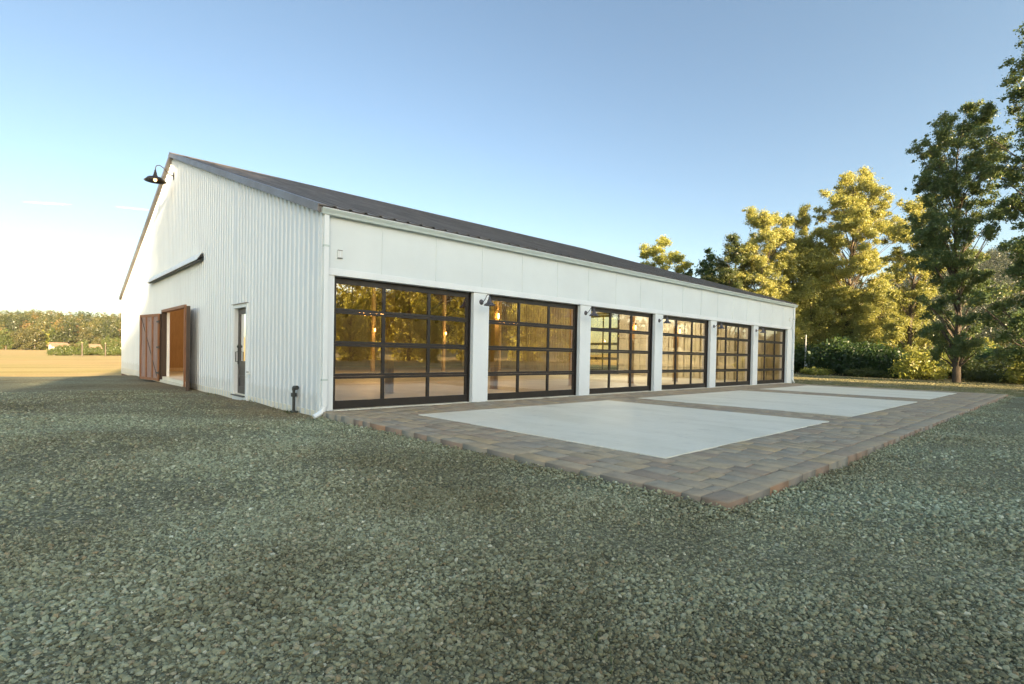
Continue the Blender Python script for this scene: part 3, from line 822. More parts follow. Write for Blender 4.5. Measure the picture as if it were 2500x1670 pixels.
# sconces on the pillars
def sconce():
    r = empty('wall_lamp', (0, 0, 0))
    m = MB(); m.lathe([(0, -.022), (.035, -.022), (.055, -.014), (.062, 0)], (0, 0, 0), 20, 'y'); m.build('backplate', M['sconcemetal'], r, smooth=True)
    m = MB(); pts = [(0, -.02, 0), (.0, -.07, .005), (0, -.13, .06), (0, -.18, .13), (0, -.22, .155), (0, -.265, .14), (0, -.28, .10)]
    m.tube(pts, .0085, 8); m.build('arm', M['sconcemetal'], r, smooth=True)
    m = MB(); m.lathe([(.0, .105), (.024, .10), (.026, .06), (.032, .055), (.034, .03), (.045, .025), (.048, .0), (.055, -.022), (.105, -.055), (.128, -.085), (.130, -.092), (.122, -.09), (.10, -.062), (.05, -.03), (.02, 0), (0, 0)], (0, -.28, 0), 24)
    m.build('lamp_shade', M['sconcemetal'], r, smooth=True)
    m = MB(); m.lathe([(0, .0), (.016, -.005), (.024, -.035), (.018, -.06), (0, -.07)], (0, -.28, -.02), 12); m.build('bulb', M['plasticw'], r, smooth=True)
    return r
sc0 = sconce()
labs = ['grey gooseneck wall lamp on the pillar between the first and second glazed bays',
        'grey gooseneck wall lamp on the pillar between the second and third glazed bays',
        'grey gooseneck wall lamp on the pillar between the third and fourth glazed bays',
        'grey gooseneck wall lamp on the pillar between the fourth and fifth glazed bays',
        'grey gooseneck wall lamp on the pillar between the fifth and last glazed bays, farthest away']
for i in range(5):
    s = sc0 if i == 0 else copy_tree(sc0)
    s.location = (DX[i + 1] - PW + .215, -.001, 2.235); tag(s, labs[i], 'wall lamp', 'gooseneck lamps on the front pillars')

# big gooseneck lamp on the gable
def gable_lamp():
    r = empty('gable_lamp', (-.02, 12.4, 7.02)); tag(r, 'large dark gooseneck lamp with wide shade and lit bulb below the gable peak', 'wall lamp')
    m = MB(); m.lathe([(0, -.03), (.05, -.03), (.06, -.02), (.06, 0)], (0, 0, 0), 16, 'x'); m.box(-.02, .0, -.05, .05, -.12, .12); m.build('backplate', M['darkmetal'], r)
    pts = [(-.02, 0, 0), (-.12, 0, .02), (-.22, 0, .10), (-.32, 0, .21), (-.42, 0, .265), (-.50, 0, .24), (-.54, 0, .17), (-.545, 0, .06)]
    m = MB(); m.tube(pts, .0145, 10); m.build('arm', M['darkmetal'], r, smooth=True)
    m = MB(); c = (-.545, 0, -.30)
    m.lathe([(0, .37), (.03, .37), (.034, .30), (.048, .29), (.05, .22), (.065, .215), (.07, .17), (.13, .14), (.22, .115), (.275, .05), (.33, .0), (.325, -.004), (.265, .035), (.21, .095), (.10, .12), (0, .13)], c, 32)
    m.build('lamp_shade', M['darkmetal'], r, smooth=True)
    m = MB(); m.lathe([(0, .13), (.03, .11), (.045, .06), (.05, .03), (.03, -.005), (0, -.015)], c, 14); m.build('bulb', M['bulbdim'], r, smooth=True)
gable_lamp()

# ------------------------------------------------------------------ interior
post_x = [3.17, 6.80, 10.45, 14.05, 17.45, 20.75]
def post(x, y, lab, top):
    r = empty('timber_post', (x, y, 0)); tag(r, lab, 'timber post', 'timber posts inside the barn')
    m = MB(); m.box(-.085, .085, -.085, .085, 0.0, top); m.build('shaft', M['timber'], r, bevel=.008)
    m = MB()
    m.box(-.095, .095, -.095, .095, 0.0, .02); m.build('base_plate', M['timber'], r)
    br = MB()
    for sx in (-1, 1):
        Mx = Matrix.Translation((0, 0, top - .75)) @ Matrix.Rotation(sx * R(45), 4, 'Y')
        br.box(-.06, .06, -.05, .05, .05, .98, Mx)
    br.build('knee_brace', M['timber'], r)
names = ['first', 'second', 'third', 'fourth', 'fifth', 'sixth']
for i, x in enumerate(post_x):
    post(x, 3.15, 'square timber post just inside glazed bay number %s' % names[i] if False else 'square timber post just inside the %s glazed bay from the near corner' % names[i], 4.35)
for i, x in enumerate([4.5, 10.05, 14.7, 19.15]):
    post(x, 16.9, 'dark timber post deep in the barn, %s of the back row from the cedar door' % names[i], 5.9)
MB().box(.2, L - .2, 3.02, 3.28, 4.36, 4.60).build('purlin_beam', M['timber'], barn); MB().box(.2, L - .2, 16.77, 17.03, 5.91, 6.15).build('purlin_beam', M['timber'], barn)
for x in np.arange(1.3, L, 1.83):
    sl = (RZ - EZ) / RY; th = math.atan(sl)
    Mx = Matrix.Translation((x, .1, EZ - .16)) @ Matrix.Rotation(th, 4, 'X'); rf_ = MB(); rf_.box(-.045, .045, 0, RY / math.cos(th) - .1, -.1, .1, Mx); rf_.build('rafter', M['truss'], barn)
    Mx = Matrix.Translation((x, W - .1, EZ - .16)) @ Matrix.Rotation(-th, 4, 'X'); rf_ = MB(); rf_.box(-.045, .045, -(W - RY) / math.cos(th) + .1, 0, -.1, .1, Mx); rf_.build('rafter', M['truss'], barn)

def point(loc, energy, c=(1, .66, .34), rad=.06, name='lamp_light', parent=None):
    l = bpy.data.lights.new(name, 'POINT'); l.energy = energy; l.color = c; l.shadow_soft_size = rad
    o = bpy.data.objects.new(name, l); o.location = loc; col.objects.link(o)
    if parent: o.parent = parent
    return o
def post_lamp(x, y, z, lab):
    r = empty('post_lamp', (x, y, z)); tag(r, lab, 'pendant lamp', 'glowing filament lamps on the timber posts')
    m = MB(); m.lathe([(0, .16), (.03, .16), (.035, .12), (.02, .10), (.02, .075)], (0, -.12, 0), 12); m.tube([(0, .0, .10), (0, -.06, .16), (0, -.12, .16)], .008, 6); m.build('holder', M['darkmetal'], r)
    m = MB(); m.lathe([(0, .075), (.020, .07), (.026, -.02), (.020, -.085), (0, -.095)], (0, -.12, 0), 12); m.build('bulb', M['bulb'], r, smooth=True)
    point((0, -.28, 0), 3.5, parent=r)
for i, x in enumerate(post_x):
    if i in (1, 2, 3, 4): post_lamp(x - .05, 3.06, 2.24, 'small glowing tube lamp on the timber post inside the %s glazed bay' % names[i])
for i, x in enumerate([10.05, 14.7]):
    post_lamp(x, 16.81, 2.24, 'glowing tube lamp on the deep dark post seen through the first bay, %s one' % ('left' if i == 0 else 'right'))
def chandelier(x, y, z, lab):
    r = empty('ring_chandelier', (x, y, z)); tag(r, lab, 'chandelier', 'round chandeliers hanging inside the barn')
    m = MB(); pts = [(.55 * math.cos(t), .55 * math.sin(t), 0) for t in np.linspace(0, 2 * math.pi, 33)]; m.tube(pts, .022, 8, caps=False); m.build('ring', M['darkmetal'], r)
    m = MB()
    for k in range(4):
        t = k * math.pi / 2 + .4; m.tube([(.55 * math.cos(t), .55 * math.sin(t), 0), (0, 0, 1.2)], .006, 5)
    m.tube([(0, 0, 1.2), (0, 0, roof_z(y) - z)], .008, 6); m.build('chain', M['darkmetal'], r)
    for k in range(12):
        t = k * math.pi / 6; m = MB(); m.lathe([(0, -.02), (.02, -.03), (.034, -.075), (.022, -.11), (0, -.12)], (.55 * math.cos(t), .55 * math.sin(t), 0), 8); m.build('bulb', M['bulb'], r, smooth=True)
    point((0, 0, -.25), 34, rad=.4, parent=r)
chandelier(7.92, 13.17, 2.86, 'round chandelier with glowing bulbs seen through the first glazed bay')
chandelier(16.28, 13.03, 2.86, 'round chandelier with glowing bulbs seen through the second glazed bay')
point((3.0, 13.5, 3.4), 60, rad=.3, name='unseen_room_light', parent=barn)  # unseen source added for the warm pool on the plywood
point((6.0, 6.0, 4.8), 70, rad=.3, name='unseen_room_light', parent=barn)  # added fill without a fixture, brightens the floor of the near bays
point((18.5, 6.5, 4.2), 240, c=(1, .93, .78), rad=.3, name='unseen_room_light', parent=barn)  # added pale fill without a fixture, brightens the far gable liner

# ------------------------------------------------------------------ vegetation
def m_leaf(name, stops, trans=.35, tcol=(.30, .32, .04)):
    t = NT(name); t.t.nodes.remove(t.b); at = t.n('ShaderNodeAttribute', attribute_name='rnd')
    base = t.ramp(at.outputs['Fac'], stops)
    di = t.n('ShaderNodeBsdfDiffuse', Roughness=.8); t.l(base, di.inputs['Color'])
    tr = t.n('ShaderNodeBsdfTranslucent'); tb = t.mix(.5, base, tcol); t.l(tb, tr.inputs['Color'])
    gl = t.n('ShaderNodeBsdfGlossy', Roughness=.45, Color=(1, 1, 1, 1))
    m1 = t.n('ShaderNodeMixShader'); m1.inputs[0].default_value = trans; t.l(di.outputs[0], m1.inputs[1]); t.l(tr.outputs[0], m1.inputs[2])
    m2 = t.n('ShaderNodeMixShader'); m2.inputs[0].default_value = .04; t.l(m1.outputs[0], m2.inputs[1]); t.l(gl.outputs[0], m2.inputs[2])
    t.l(m2.outputs[0], t.out.inputs['Surface']); return t.m
LF = {
 'poplar': m_leaf('cottonwood_leaf', [(0, (.06, .105, .045)), (.4, (.10, .165, .06)), (.75, (.16, .22, .07)), (1, (.30, .28, .08))]),
 'sunny': m_leaf('sunlit_cottonwood_leaf', [(0, (.14, .17, .05)), (.32, (.28, .30, .08)), (.72, (.45, .43, .11)), (1, (.58, .51, .15))], .4, (.56, .53, .10)),  # yellow cottonwood leaf with sunlight painted in, for the lit trees
 'back': m_leaf('thin_golden_leaf', [(0, (.22, .22, .04)), (.5, (.42, .40, .07)), (1, (.62, .52, .11))], .6, (.85, .75, .14)),
 'gold': m_leaf('golden_leaf', [(0, (.17, .20, .04)), (.5, (.32, .34, .06)), (1, (.52, .46, .10))], .4, (.55, .52, .08)),
 'dark': m_leaf('dark_leaf', [(0, (.022, .045, .014)), (.6, (.045, .085, .022)), (1, (.08, .13, .03))], .3, (.12, .22, .03)),
 'olive': m_leaf('olive_leaf', [(0, (.04, .045, .018)), (.6, (.075, .075, .026)), (1, (.13, .105, .035))], .2),
 'green': m_leaf('green_leaf', [(0, (.04, .062, .018)), (.6, (.075, .10, .026)), (1, (.14, .14, .035))], .28),
 'rust': m_leaf('rusty_leaf', [(0, (.10, .065, .022)), (.6, (.19, .11, .035)), (1, (.28, .17, .05))]),
 'conifer': m_leaf('conifer_needle', [(0, (.022, .035, .016)), (1, (.055, .07, .03))], .15),
}
def m_bark():
    t = NT('bark'); v = t.mapping(t.obj(), (6, 6, 1.2)); n = t.noise(v, 3, 8, .7, .5)
    base = t.ramp(n.outputs['Fac'], [(.3, (.05, .04, .03)), (.7, (.17, .14, .11))])
    return t.set(base, .9, 0, t.bump(n.outputs['Fac'], .8, .03), .2)
M['bark'] = m_bark()
CR = np.array([.733, -.680, 0.])       # direction across the picture, used to lean crowns

def leaves(centers, radii, per, size, rg, squash=.8, lift=.25):
    """leaf quads in clumps -> verts, faces, rnd"""
    n = len(centers); cnt = np.maximum(8, (per * (radii / radii.mean()) ** 2).astype(int)); idx = np.repeat(np.arange(n), cnt); N = len(idx)
    d = rg.normal(size=(N, 3)); d /= np.linalg.norm(d, axis=1)[:, None]
    rad = radii[idx] * rg.random(N) ** (1 / 2.4) * (1 + .22 * rg.normal(size=N))
    lob = 1 + .35 * np.sin(3 * np.arctan2(d[:, 1], d[:, 0]) + idx * 1.7) * np.sin(4 * d[:, 2] + idx)
    p = centers[idx] + d * (rad * lob)[:, None] * np.array([1, 1, squash])
    nrm = d * .5 + rg.normal(size=(N, 3)) * .8 + np.array([0, 0, lift]); nrm /= np.linalg.norm(nrm, axis=1)[:, None]
    a = np.cross(nrm, rg.normal(size=(N, 3))); a /= np.linalg.norm(a, axis=1)[:, None]; b = np.cross(nrm, a)
    s = size * np.exp(rg.normal(0, .3, N)); sa = (a * s[:, None]); sb = b * (s * rg.uniform(.55, .9, N))[:, None]
    fold = nrm * (s * .25)[:, None]
    V = np.stack([p - sa, p - sb * .9 + fold, p + sa, p + sb * .9 + fold], 1).reshape(-1, 3) * 1.0
    F = np.arange(4 * N).reshape(N, 4)
    r = np.clip(.68 * rg.random(N) + .32 * rg.random(n)[idx], 0, 1)
    return V, F, r

def make_tree(name, H, env, mat, seed, nclump=60, per=420, size=.10, trunk_r=.25, crad=(.5, 1.0), bare=.06, limbs=True, depth_scale=1.0, squash=.8, masses=0):
    """env: list of (t, offset, radius) measured across the picture"""
    rg = np.random.default_rng(seed); rr = random.Random(seed)
    root = empty(name)
    T = np.array([e[0] for e in env]); O = np.array([e[1] for e in env]); RR = np.array([e[2] for e in env])
    # sample clump centres with density ~ radius
    ts = np.linspace(T[0], T[-1], 200); w = np.interp(ts, T, RR) ** 1.05 + .08; cdf = np.cumsum(w) / w.sum()
    t = np.interp((np.arange(nclump) + rg.random(nclump)) / nclump, cdf, ts)
    r = np.interp(t, T, RR); off = np.interp(t, T, O)
    ang = np.arange(nclump) * 2.39996 + rg.uniform(-.5, .5, nclump); q = np.sqrt(rg.uniform(.10, 1.0, nclump))
    cr = np.clip(rg.uniform(crad[0], crad[1], nclump) * (r / RR.max()) ** .5, .22, None)
    dist = np.maximum(0, r * q - cr * .55)
    side = np.array([-CR[1], CR[0], 0])
    C = CR[None] * (off + dist * np.cos(ang))[:, None] + side[None] * (dist * np.sin(ang) * depth_scale + off * .0)[:, None]
    C[:, 2] = t * H
    if masses:
        # gather most clumps into limb sized masses so that gaps open between them
        nm = masses; tm = np.interp((np.arange(nm) + rg.random(nm)) / nm, cdf, ts); rm = np.interp(tm, T, RR); om = np.interp(tm, T, O)
        am = np.arange(nm) * 2.39996 + rg.uniform(-.4, .4, nm); pr = rm * .27 + .26
        dm = np.maximum(0, rm * 1.08 - pr * .75) * rg.uniform(.45, 1.0, nm) ** .6
        MC = CR[None] * (om + dm * np.cos(am))[:, None] + side[None] * (dm * np.sin(am))[:, None]; MC[:, 2] = tm * H
        k = rg.random(nclump) < .86; sel = rg.integers(0, nm, nclump)
        d = rg.normal(size=(nclump, 3)); d /= np.linalg.norm(d, axis=1)[:, None]; d *= (rg.random(nclump) ** .45)[:, None]
        # masses reach up and outwards
        outw = MC[sel] * np.array([1, 1, 0]); outw /= (np.linalg.norm(outw, axis=1)[:, None] + .01)
        off3 = d * pr[sel][:, None] * np.array([1, 1, .95]); off3 += (outw * .35 + np.array([0, 0, .25])) * (off3 @ np.array([0, 0, 1.]))[:, None] * .6
        C[k] = (MC[sel] + off3)[k]
        C[:, 2] = np.clip(C[:, 2], T[0] * H * .8, T[-1] * H)
    V, F, rnd = leaves(C, cr, per, size, rg, squash)
    # a few stray sprays to break the outline
    k = nclump; C2 = C + (C - np.array([0, 0, 1]) * C[:, 2:3]) * .18 + rg.normal(0, .25, C.shape) * RR.max() * .22; r2 = cr * .38
    V2, F2, rn2 = leaves(C2, r2, per * .16, size, rg, .8)
    V = np.concatenate([V, V2]); F = np.concatenate([F, F2 + F.max() + 1]); rnd = np.concatenate([rnd, rn2])
    keep_low = .02 * H
    crown = np_mesh('crown', V, F, mat, root, {'rnd': rnd})
    tb = MB()
    pts = []; rad = []
    topt = T[-1] * .93
    for i in range(9):
        u = i / 8 * topt; o = float(np.interp(u, T, O)) * min(1, u * 2)
        pts.append(Vector((CR * float(o) * .8).tolist()) + Vector((rr.uniform(-.08, .08) * H * .06 * (i > 0), rr.uniform(-.08, .08) * H * .06 * (i > 0), u * H)))
        rad.append(trunk_r * (1 - .88 * u / topt) * (1.25 if i == 0 else 1))
    pts[0].z = -.3
    tb.tube(pts, rad, 8)
    if limbs:
        for i in range(0, nclump, 2):
            c = Vector(C[i]); hz = max(bare * H, c.z - (Vector((c.x, c.y, 0)).length) * 1.1 - .3)
            u = hz / H / topt * 8; j = int(min(7, max(0, u))); f = min(1, max(0, u - j)); p0 = pts[j].lerp(pts[j + 1], f); r0 = rad[j] * .28
            m1 = p0.lerp(c, .5) + Vector((rr.uniform(-.1, .1), rr.uniform(-.1, .1), .12)) * (c - p0).length * .4
            tb.tube([p0, m1, c], [r0, r0 * .6, .012], 5, caps=False)
    tb.build('trunk', M['bark'], root, smooth=True)
    return root

def put(root, x, y, rz=0., s=1., zoff=0.):
    root.location = (x, y, float(ground_z(x, y)) + zoff); root.rotation_euler = (0, 0, rz); root.scale = (s, s, s) if not hasattr(s, '__len__') else s
    return root
def name_tree(o, lab, cat='tree', group=None): return tag(o, lab, cat, group)

# the big cottonwoods right of the barn
E_ = make_tree('cottonwood_tree', 15.7, [(.075, 0, .5), (.11, 0, 1.5), (.16, -.1, 1.95), (.25, -.2, 1.8), (.36, -.2, 1.55), (.43, -.5, 1.9), (.5, -.6, 2.4), (.58, -.4, 3.0), (.66, -.5, 2.5), (.75, -.6, 2.7), (.84, -.7, 2.9), (.90, -.3, 2.3), (.96, .3, 1.3), (1.0, .6, .5)], LF['poplar'], 3, 380, 340, .044, .21, (.26, .50), masses=54)
put(E_, 35.0, -4.3, 0, (.84, .84, 1)); name_tree(E_, 'tall dark cottonwood with bare lower trunk standing clear in front of the right tree line')
F_ = make_tree('cottonwood_tree', 18.5, [(.06, 0, .8), (.1, -.1, 1.9), (.2, -.3, 2.7), (.3, 0, 2.0), (.42, 0, 2.1), (.5, .2, 1.9), (.58, -.3, 2.6), (.66, -.5, 2.7), (.74, .2, 1.8), (.84, -.1, 2.2), (.93, 0, 1.7), (1.0, .2, .5)], LF['poplar'], 5, 380, 340, .044, .24, (.26, .50), masses=54)
put(F_, 32.2, -8.3, 0, (1.1, 1.1, 1)); name_tree(F_, 'tall cottonwood cut off by the right edge of the picture')
A_ = make_tree('cottonwood_tree', 17.6, [(.08, 0, .9), (.14, 0, 2.0), (.25, -.1, 2.7), (.4, -.2, 2.7), (.5, .0, 3.0), (.57, .2, 3.1), (.63, -.3, 2.5), (.7, .4, 3.2), (.78, .2, 3.2), (.84, .1, 2.8), (.89, .2, 2.3), (.94, .0, 1.5), (1.0, .2, .7)], LF['sunny'], 8, 430, 500, .048, .24, (.32, .60), masses=56)
put(A_, 49.2, 4.9); name_tree(A_, 'tallest sunlit cottonwood right behind the far end of the barn')
B_ = make_tree('cottonwood_tree', 14.8, [(.05, 0, 1.2), (.15, 0, 2.4), (.35, -.3, 3.0), (.5, -.2, 2.9), (.62, .1, 2.7), (.75, .2, 2.7), (.85, .0, 2.4), (.93, -.3, 1.6), (1.0, -.5, .6)], LF['sunny'], 12, 350, 480, .048, .24, (.32, .60), masses=44)
put(B_, 45.4, 10.5); name_tree(B_, 'rounded golden cottonwood rising over the far end of the barn roof')
B2 = make_tree('broadleaf_tree', 12.4, [(.1, 0, 1.5), (.4, 0, 2.3), (.7, .1, 2.2), (.88, .1, 1.5), (1, .1, .4)], LF['green'], 14, 190, 420, .052, .22, (.35, .62), masses=26)
put(B2, 43.6, 12.6); name_tree(B2, 'dark green round tree left of the golden cottonwood above the roof')
B3 = copy_tree(B_); put(B3, 48.6, 9.4, 2.2, (.72, .72, 1.03)); name_tree(B3, 'slimmer golden cottonwood squeezed between the rounded golden one and the tallest')
G_ = make_tree('cottonwood_tree', 13.5, [(.06, 0, .8), (.12, 0, 1.7), (.25, .1, 1.7), (.4, 0, 1.5), (.55, .2, 1.7), (.7, .4, 1.9), (.85, .5, 1.6), (1, .5, .4)], LF['sunny'], 16, 230, 400, .046, .16, (.28, .5), masses=32)
put(G_, 44.2, -.4); name_tree(G_, 'slender golden tree partly behind the tall dark cottonwood')
C_ = make_tree('broadleaf_tree', 14.6, [(.2, 0, 2.0), (.5, 0, 2.9), (.75, 0, 2.9), (.88, -.2, 2.3), (.95, -.3, 1.5), (1, -.3, .5)], LF['gold'], 18, 260, 420, .052, .25, (.34, .62), masses=46)
put(C_, 49.2, 23.3); name_tree(C_, 'pale golden tree alone above the middle of the roof, leftmost of those behind the barn')
Dk = make_tree('broadleaf_tree', 12.6, [(.1, 0, 1.4), (.5, 0, 1.6), (.8, 0, 1.4), (.93, 0, .8), (1, 0, .3)], LF['dark'], 20, 60, 260, .095, .2, (.4, .8))
put(Dk, 48.4, 17.4); name_tree(Dk, 'narrow dark tree between the pale golden tree and the larger trees over the roof')
D2 = copy_tree(Dk); put(D2, 50.5, 20.9, 2.1, (.9, .9, .88)); name_tree(D2, 'dark thin tree touching the right side of the pale golden tree')
fill = make_tree('broadleaf_tree', 9.0, [(.05, 0, 1.4), (.3, 0, 2.4), (.6, 0, 2.3), (.85, 0, 1.5), (1, 0, .4)], LF['sunny'], 24, 130, 460, .05, .2, (.5, .9))
for k, (x, y, s, lab) in enumerate([(50.5, 16.4, .98, 'low green tree behind the roof below the narrow dark tree'), (44.0, 13.0, .92, 'low green tree just over the roof under the round dark tree'), (41.8, 10.9, .8, 'lowest green tree hugging the roof edge near the far gutter end'), (48.0, 7.6, 1.35, 'green tree filling the gap between golden and tallest cottonwoods'), (51, 1.0, .75, 'green low tree behind the slender golden tree'), (46.5, 8.6, .8, 'low golden green tree just right of the far gutter end'), (47.8, 2.2, .85, 'low golden green tree between the tallest cottonwood and the slender golden tree')]):
    t_ = fill if k == 0 else copy_tree(fill); put(t_, x, y, k * 1.3, s); name_tree(t_, lab, 'tree', 'low green trees behind the barn')

# shrubs
def make_bush(name, H, rad, mat, seed, n=26, per=420, size=.07, depth=1.):
    rg = np.random.default_rng(seed); root = empty(name)
    ang = rg.uniform(0, 6.283, n); q = np.sqrt(rg.random(n)) * rad * .72; C = np.stack([q * np.cos(ang), q * np.sin(ang) * depth, rg.uniform(.2, .72, n) * H * np.sqrt(np.clip(1 - (q / rad) ** 2, .15, 1))], -1)
    cr = rg.uniform(.28, .45, n) * min(H, rad * 1.4) * .8; cr = np.minimum(cr, C[:, 2] + .12)
    V, F, r = leaves(C, cr, per, size, rg, .85); V[:, 2] = np.maximum(V[:, 2], -.05)
    np_mesh('foliage', V, F, mat, root, {'rnd': r})
    tb = MB()
    for i in range(0, n, 2): tb.tube([(C[i, 0] * .2, C[i, 1] * .2, -.15), tuple(C[i] * [.7, .7, .6]), tuple(C[i])], [.035, .025, .008], 5, caps=False)
    tb.build('stem', M['bark'], root)
    return root
b0 = make_bush('shrub', 3.1, 2.5, LF['dark'], 31, 34, 520, .085)
put(b0, 42.8, 3.6, .3, (1, 1, 1)); tag(b0, 'large dark green shrub beyond the lawn below the tallest cottonwood', 'shrub')
def bcopy(src, x, y, s, rz, lab, group=None, cat='shrub'):
    c = copy_tree(src); put(c, x, y, rz, s); tag(c, lab, cat); 
    if group: c['group'] = group
    return c
bcopy(b0, 45.0, 7.4, (1.0, 1.0, .9), 2.0, 'dark green shrub beside the far end of the barn, behind the pole')
bcopy(b0, 41.4, 1.0, (.85, .85, .85), 4.0, 'dark green shrub right of the largest one, under the slender golden tree')
bcopy(b0, 47.5, 1.0, (1.3, 1.3, .9), 1.0, 'dark hedge like shrub behind the golden tree trunk')
by = make_bush('shrub', .9, 1.5, LF['gold'], 33, 22, 320, .06)
put(by, 40.6, 4.6, .5, (1, 1, .75)); tag(by, 'low golden shrub at the foot of the pole beyond the lawn', 'shrub')
by2 = make_bush('shrub', 2.3, 1.8, LF['gold'], 35, 30, 360, .07)
put(by2, 38.6, -2.2, 0, (1, 1, 1)); tag(by2, 'golden shrub left of the dark cottonwood trunk', 'shrub')
bcopy(by2, 36.9, -7.6, (.8, .8, .72), 1.4, 'golden shrub at the right edge of the picture beside the lawn')
bg = make_bush('shrub', 1.5, 2.0, LF['green'], 37, 26, 340, .065)
put(bg, 40.0, -6.0, 0, (1.2, 1.2, .9)); tag(bg, 'green shrub right of the dark cottonwood trunk behind the lawn', 'shrub')
bcopy(bg, 37.9, -5.2, (.6, .6, .55), 2.2, 'small green shrub close to the right side of the dark cottonwood trunk')
bcopy(bg, 44.5, -5.5, (1.6, 1.6, 1.15), 1.2, 'wide green shrub farther back between the two dark cottonwoods')
bcopy(bg, 39.2, 1.0, (.8, .8, .5), 3.0, 'low weedy shrub at the lawn edge before the large dark shrub')
bcopy(b0, 50, -6.6, (1.5, 1.5, .9), 2.2, 'dark green shrub bank far behind the right edge shrubs')
bcopy(b0, 52, -3.0, (1.5, 1.5, .8), 5.2, 'dark green shrub bank seen through the gap right of the dark cottonwood trunk')

for i, (x, y, s, lab) in enumerate([(58, -9, 1.7, 'dark shrub mass farthest right behind the lawn'), (60, -1.5, 1.6, 'dark shrub mass behind the dark cottonwood, far back'), (57, 4.5, 1.5, 'dark shrub mass between the slender golden tree and the tallest cottonwood'), (56, 11, 1.6, 'dark shrub mass far behind the pole')]):
    bcopy(b0, x, y, (s, s, s * .62), i * 1.4, lab, 'far shrub masses at the right')
# pole beyond the lawn
r = empty('utility_pole', (42.2, 6.0, float(ground_z(42.2, 6.0)))); tag(r, 'thin pale utility pole with a small meter box among the shrubs', 'pole')
m = MB(); m.tube([(0, 0, -.1), (.03, 0, 3.15)], [.06, .045], 8); m.build('pole_shaft', M['lead'], r)
m = MB(); m.tube([(.10, -.02, .6), (.10, 0, 2.6)], .022, 6); m.build('conduit', M['lead'], r)
m = MB(); m.box(-.06, .12, -.14, -.05, .55, .85); m.build('meter_box', M['plasticw'], r, bevel=.01)

# vineyard rows far right
vr = MB()
V = []; F = []; A = []; rg = np.random.default_rng(50)
base_i = 0
for k in range(9):
    x0 = 78 + k * 6.5; n = 60; yy = rg.uniform(-16, 12, n); c = np.stack([x0 + rg.normal(0, .2, n), yy, rg.uniform(.3, 1.3, n) + ground_z(np.full(n, x0), yy)], -1)
    v, f, a = leaves(c, rg.uniform(.5, .9, n), 60, .16, rg, .8); V.append(v); F.append(f + base_i); A.append(a); base_i += len(v)
o = np_mesh('vineyard_rows', np.concatenate(V), np.concatenate(F), LF['gold'], attr={'rnd': np.concatenate(A)}); tag(o, 'sunlit yellow green planted rows in the distance at the right', 'crop rows', kind='stuff')

# ------------------------------------------------------------------ distant woods
def far_tree(name, mat, seed, H=11., conifer=False, n=30, per=170, size=.23):
    if conifer:
        env = [(.08, 0, 2.4), (.4, 0, 1.8), (.75, 0, .9), (1, 0, .15)]
        return make_tree(name, H, env, mat, seed, n, per, size, .25, (.5, .9), limbs=False, squash=.6)
    env = [(.03, 0, 2.6), (.3, 0, 4.2), (.6, 0, 4.4), (.85, 0, 3.0), (1, 0, 1.0)]
    return make_tree(name, H, env, mat, seed, n, per, size, .3, (1.1, 1.8), limbs=False)
ft = {'olive': far_tree('distant_tree', LF['olive'], 61), 'green': far_tree('distant_tree', LF['green'], 62), 'rust': far_tree('distant_tree', LF['rust'], 63), 'gold': far_tree('distant_tree', LF['gold'], 64)}
used = set()
def place_ft(kind, x, y, s, rz, lab, group=None):
    t_ = ft[kind] if kind not in used else copy_tree(ft[kind]); used.add(kind)
    put(t_, x, y, rz, s); tag(t_, lab, 'tree'); 
    if group: t_['group'] = group
# camera azimuth helper: pixel column in the 2500-wide photograph -> direction
def at(u, dist):
    az = R(91.1) - math.atan((u) / 1297.2 * 1.0 / (1 + (1250 * (1250 - u)) / 1297.2 ** 2)) if False else None
    yaw = .7482; fx, fy = math.sin(yaw), math.cos(yaw); rx, ry = math.cos(yaw), -math.sin(yaw); k = (u - 1250) / 1297.18 + .0
    dx, dy = fx + rx * k, fy + ry * k; n = math.hypot(dx, dy); return CAM[0] + dx / n * dist, CAM[1] + dy / n * dist
for i, (u, dist, s, kd, lab) in enumerate([(2395, 95, .42, 'gold', 'round pale oak like tree just right of the dark cottonwood, far back'), (2432, 110, .5, 'olive', 'round olive tree between the two dark cottonwoods, far back'), (2150, 120, .5, 'olive', 'olive tree on the slope seen left of the slender golden tree')]):
    x, y = at(u, dist); place_ft(kd, x, y, s, i * 2., lab)
front = [(-10, 318, 1.1, 'rust', 'rust orange tree at the left picture edge below the wooded ridge'), (14, 305, 1.0, 'green', 'green round tree second from the left picture edge at the field margin'),
 (34, 322, .95, 'olive', 'olive tree third from the left picture edge at the field margin'), (52, 300, 1.05, 'olive', 'broad olive tree in the left group at the field margin'), (68, 312, 1.1, 'olive', 'olive tree in the middle of the left group at the field margin'),
 (84, 300, 1.15, 'olive', 'dense olive tree near the right end of the left group'), (98, 306, 1.0, 'gold', 'yellowish tree ending the left group by the open field'),
 (128, 340, 1.15, 'green', 'wide green tree right of the open field gap'), (150, 345, 1.1, 'olive', 'wide olive tree right of the gap'), (170, 350, 1.35, 'rust', 'big rust coloured tree in front of the ridge'), (188, 350, 1.3, 'rust', 'second rust coloured tree behind the long roof'),
 (207, 330, 1.2, 'olive', 'olive tree right of the rust coloured trees'), (225, 335, 1.2, 'olive', 'olive tree above the small tan roof'), (240, 250, .62, 'olive', 'olive tree among the far houses'), (262, 240, .66, 'green', 'mid green tree by the white far house'), (284, 235, .62, 'green', 'green tree nearest the barn wall in the distance'),
 (205, 190, .45, 'green', 'small green tree at the first field post'), (176, 170, .34, 'olive', 'small olive bushy tree right of the round field bushes'), (192, 180, .36, 'green', 'small green bushy tree left of the first field post')]
for i, (u, dist, s, kd, lab) in enumerate(front):
    x, y = at(u, dist); place_ft(kd, x, y, s * .78, i * 1.1, lab)
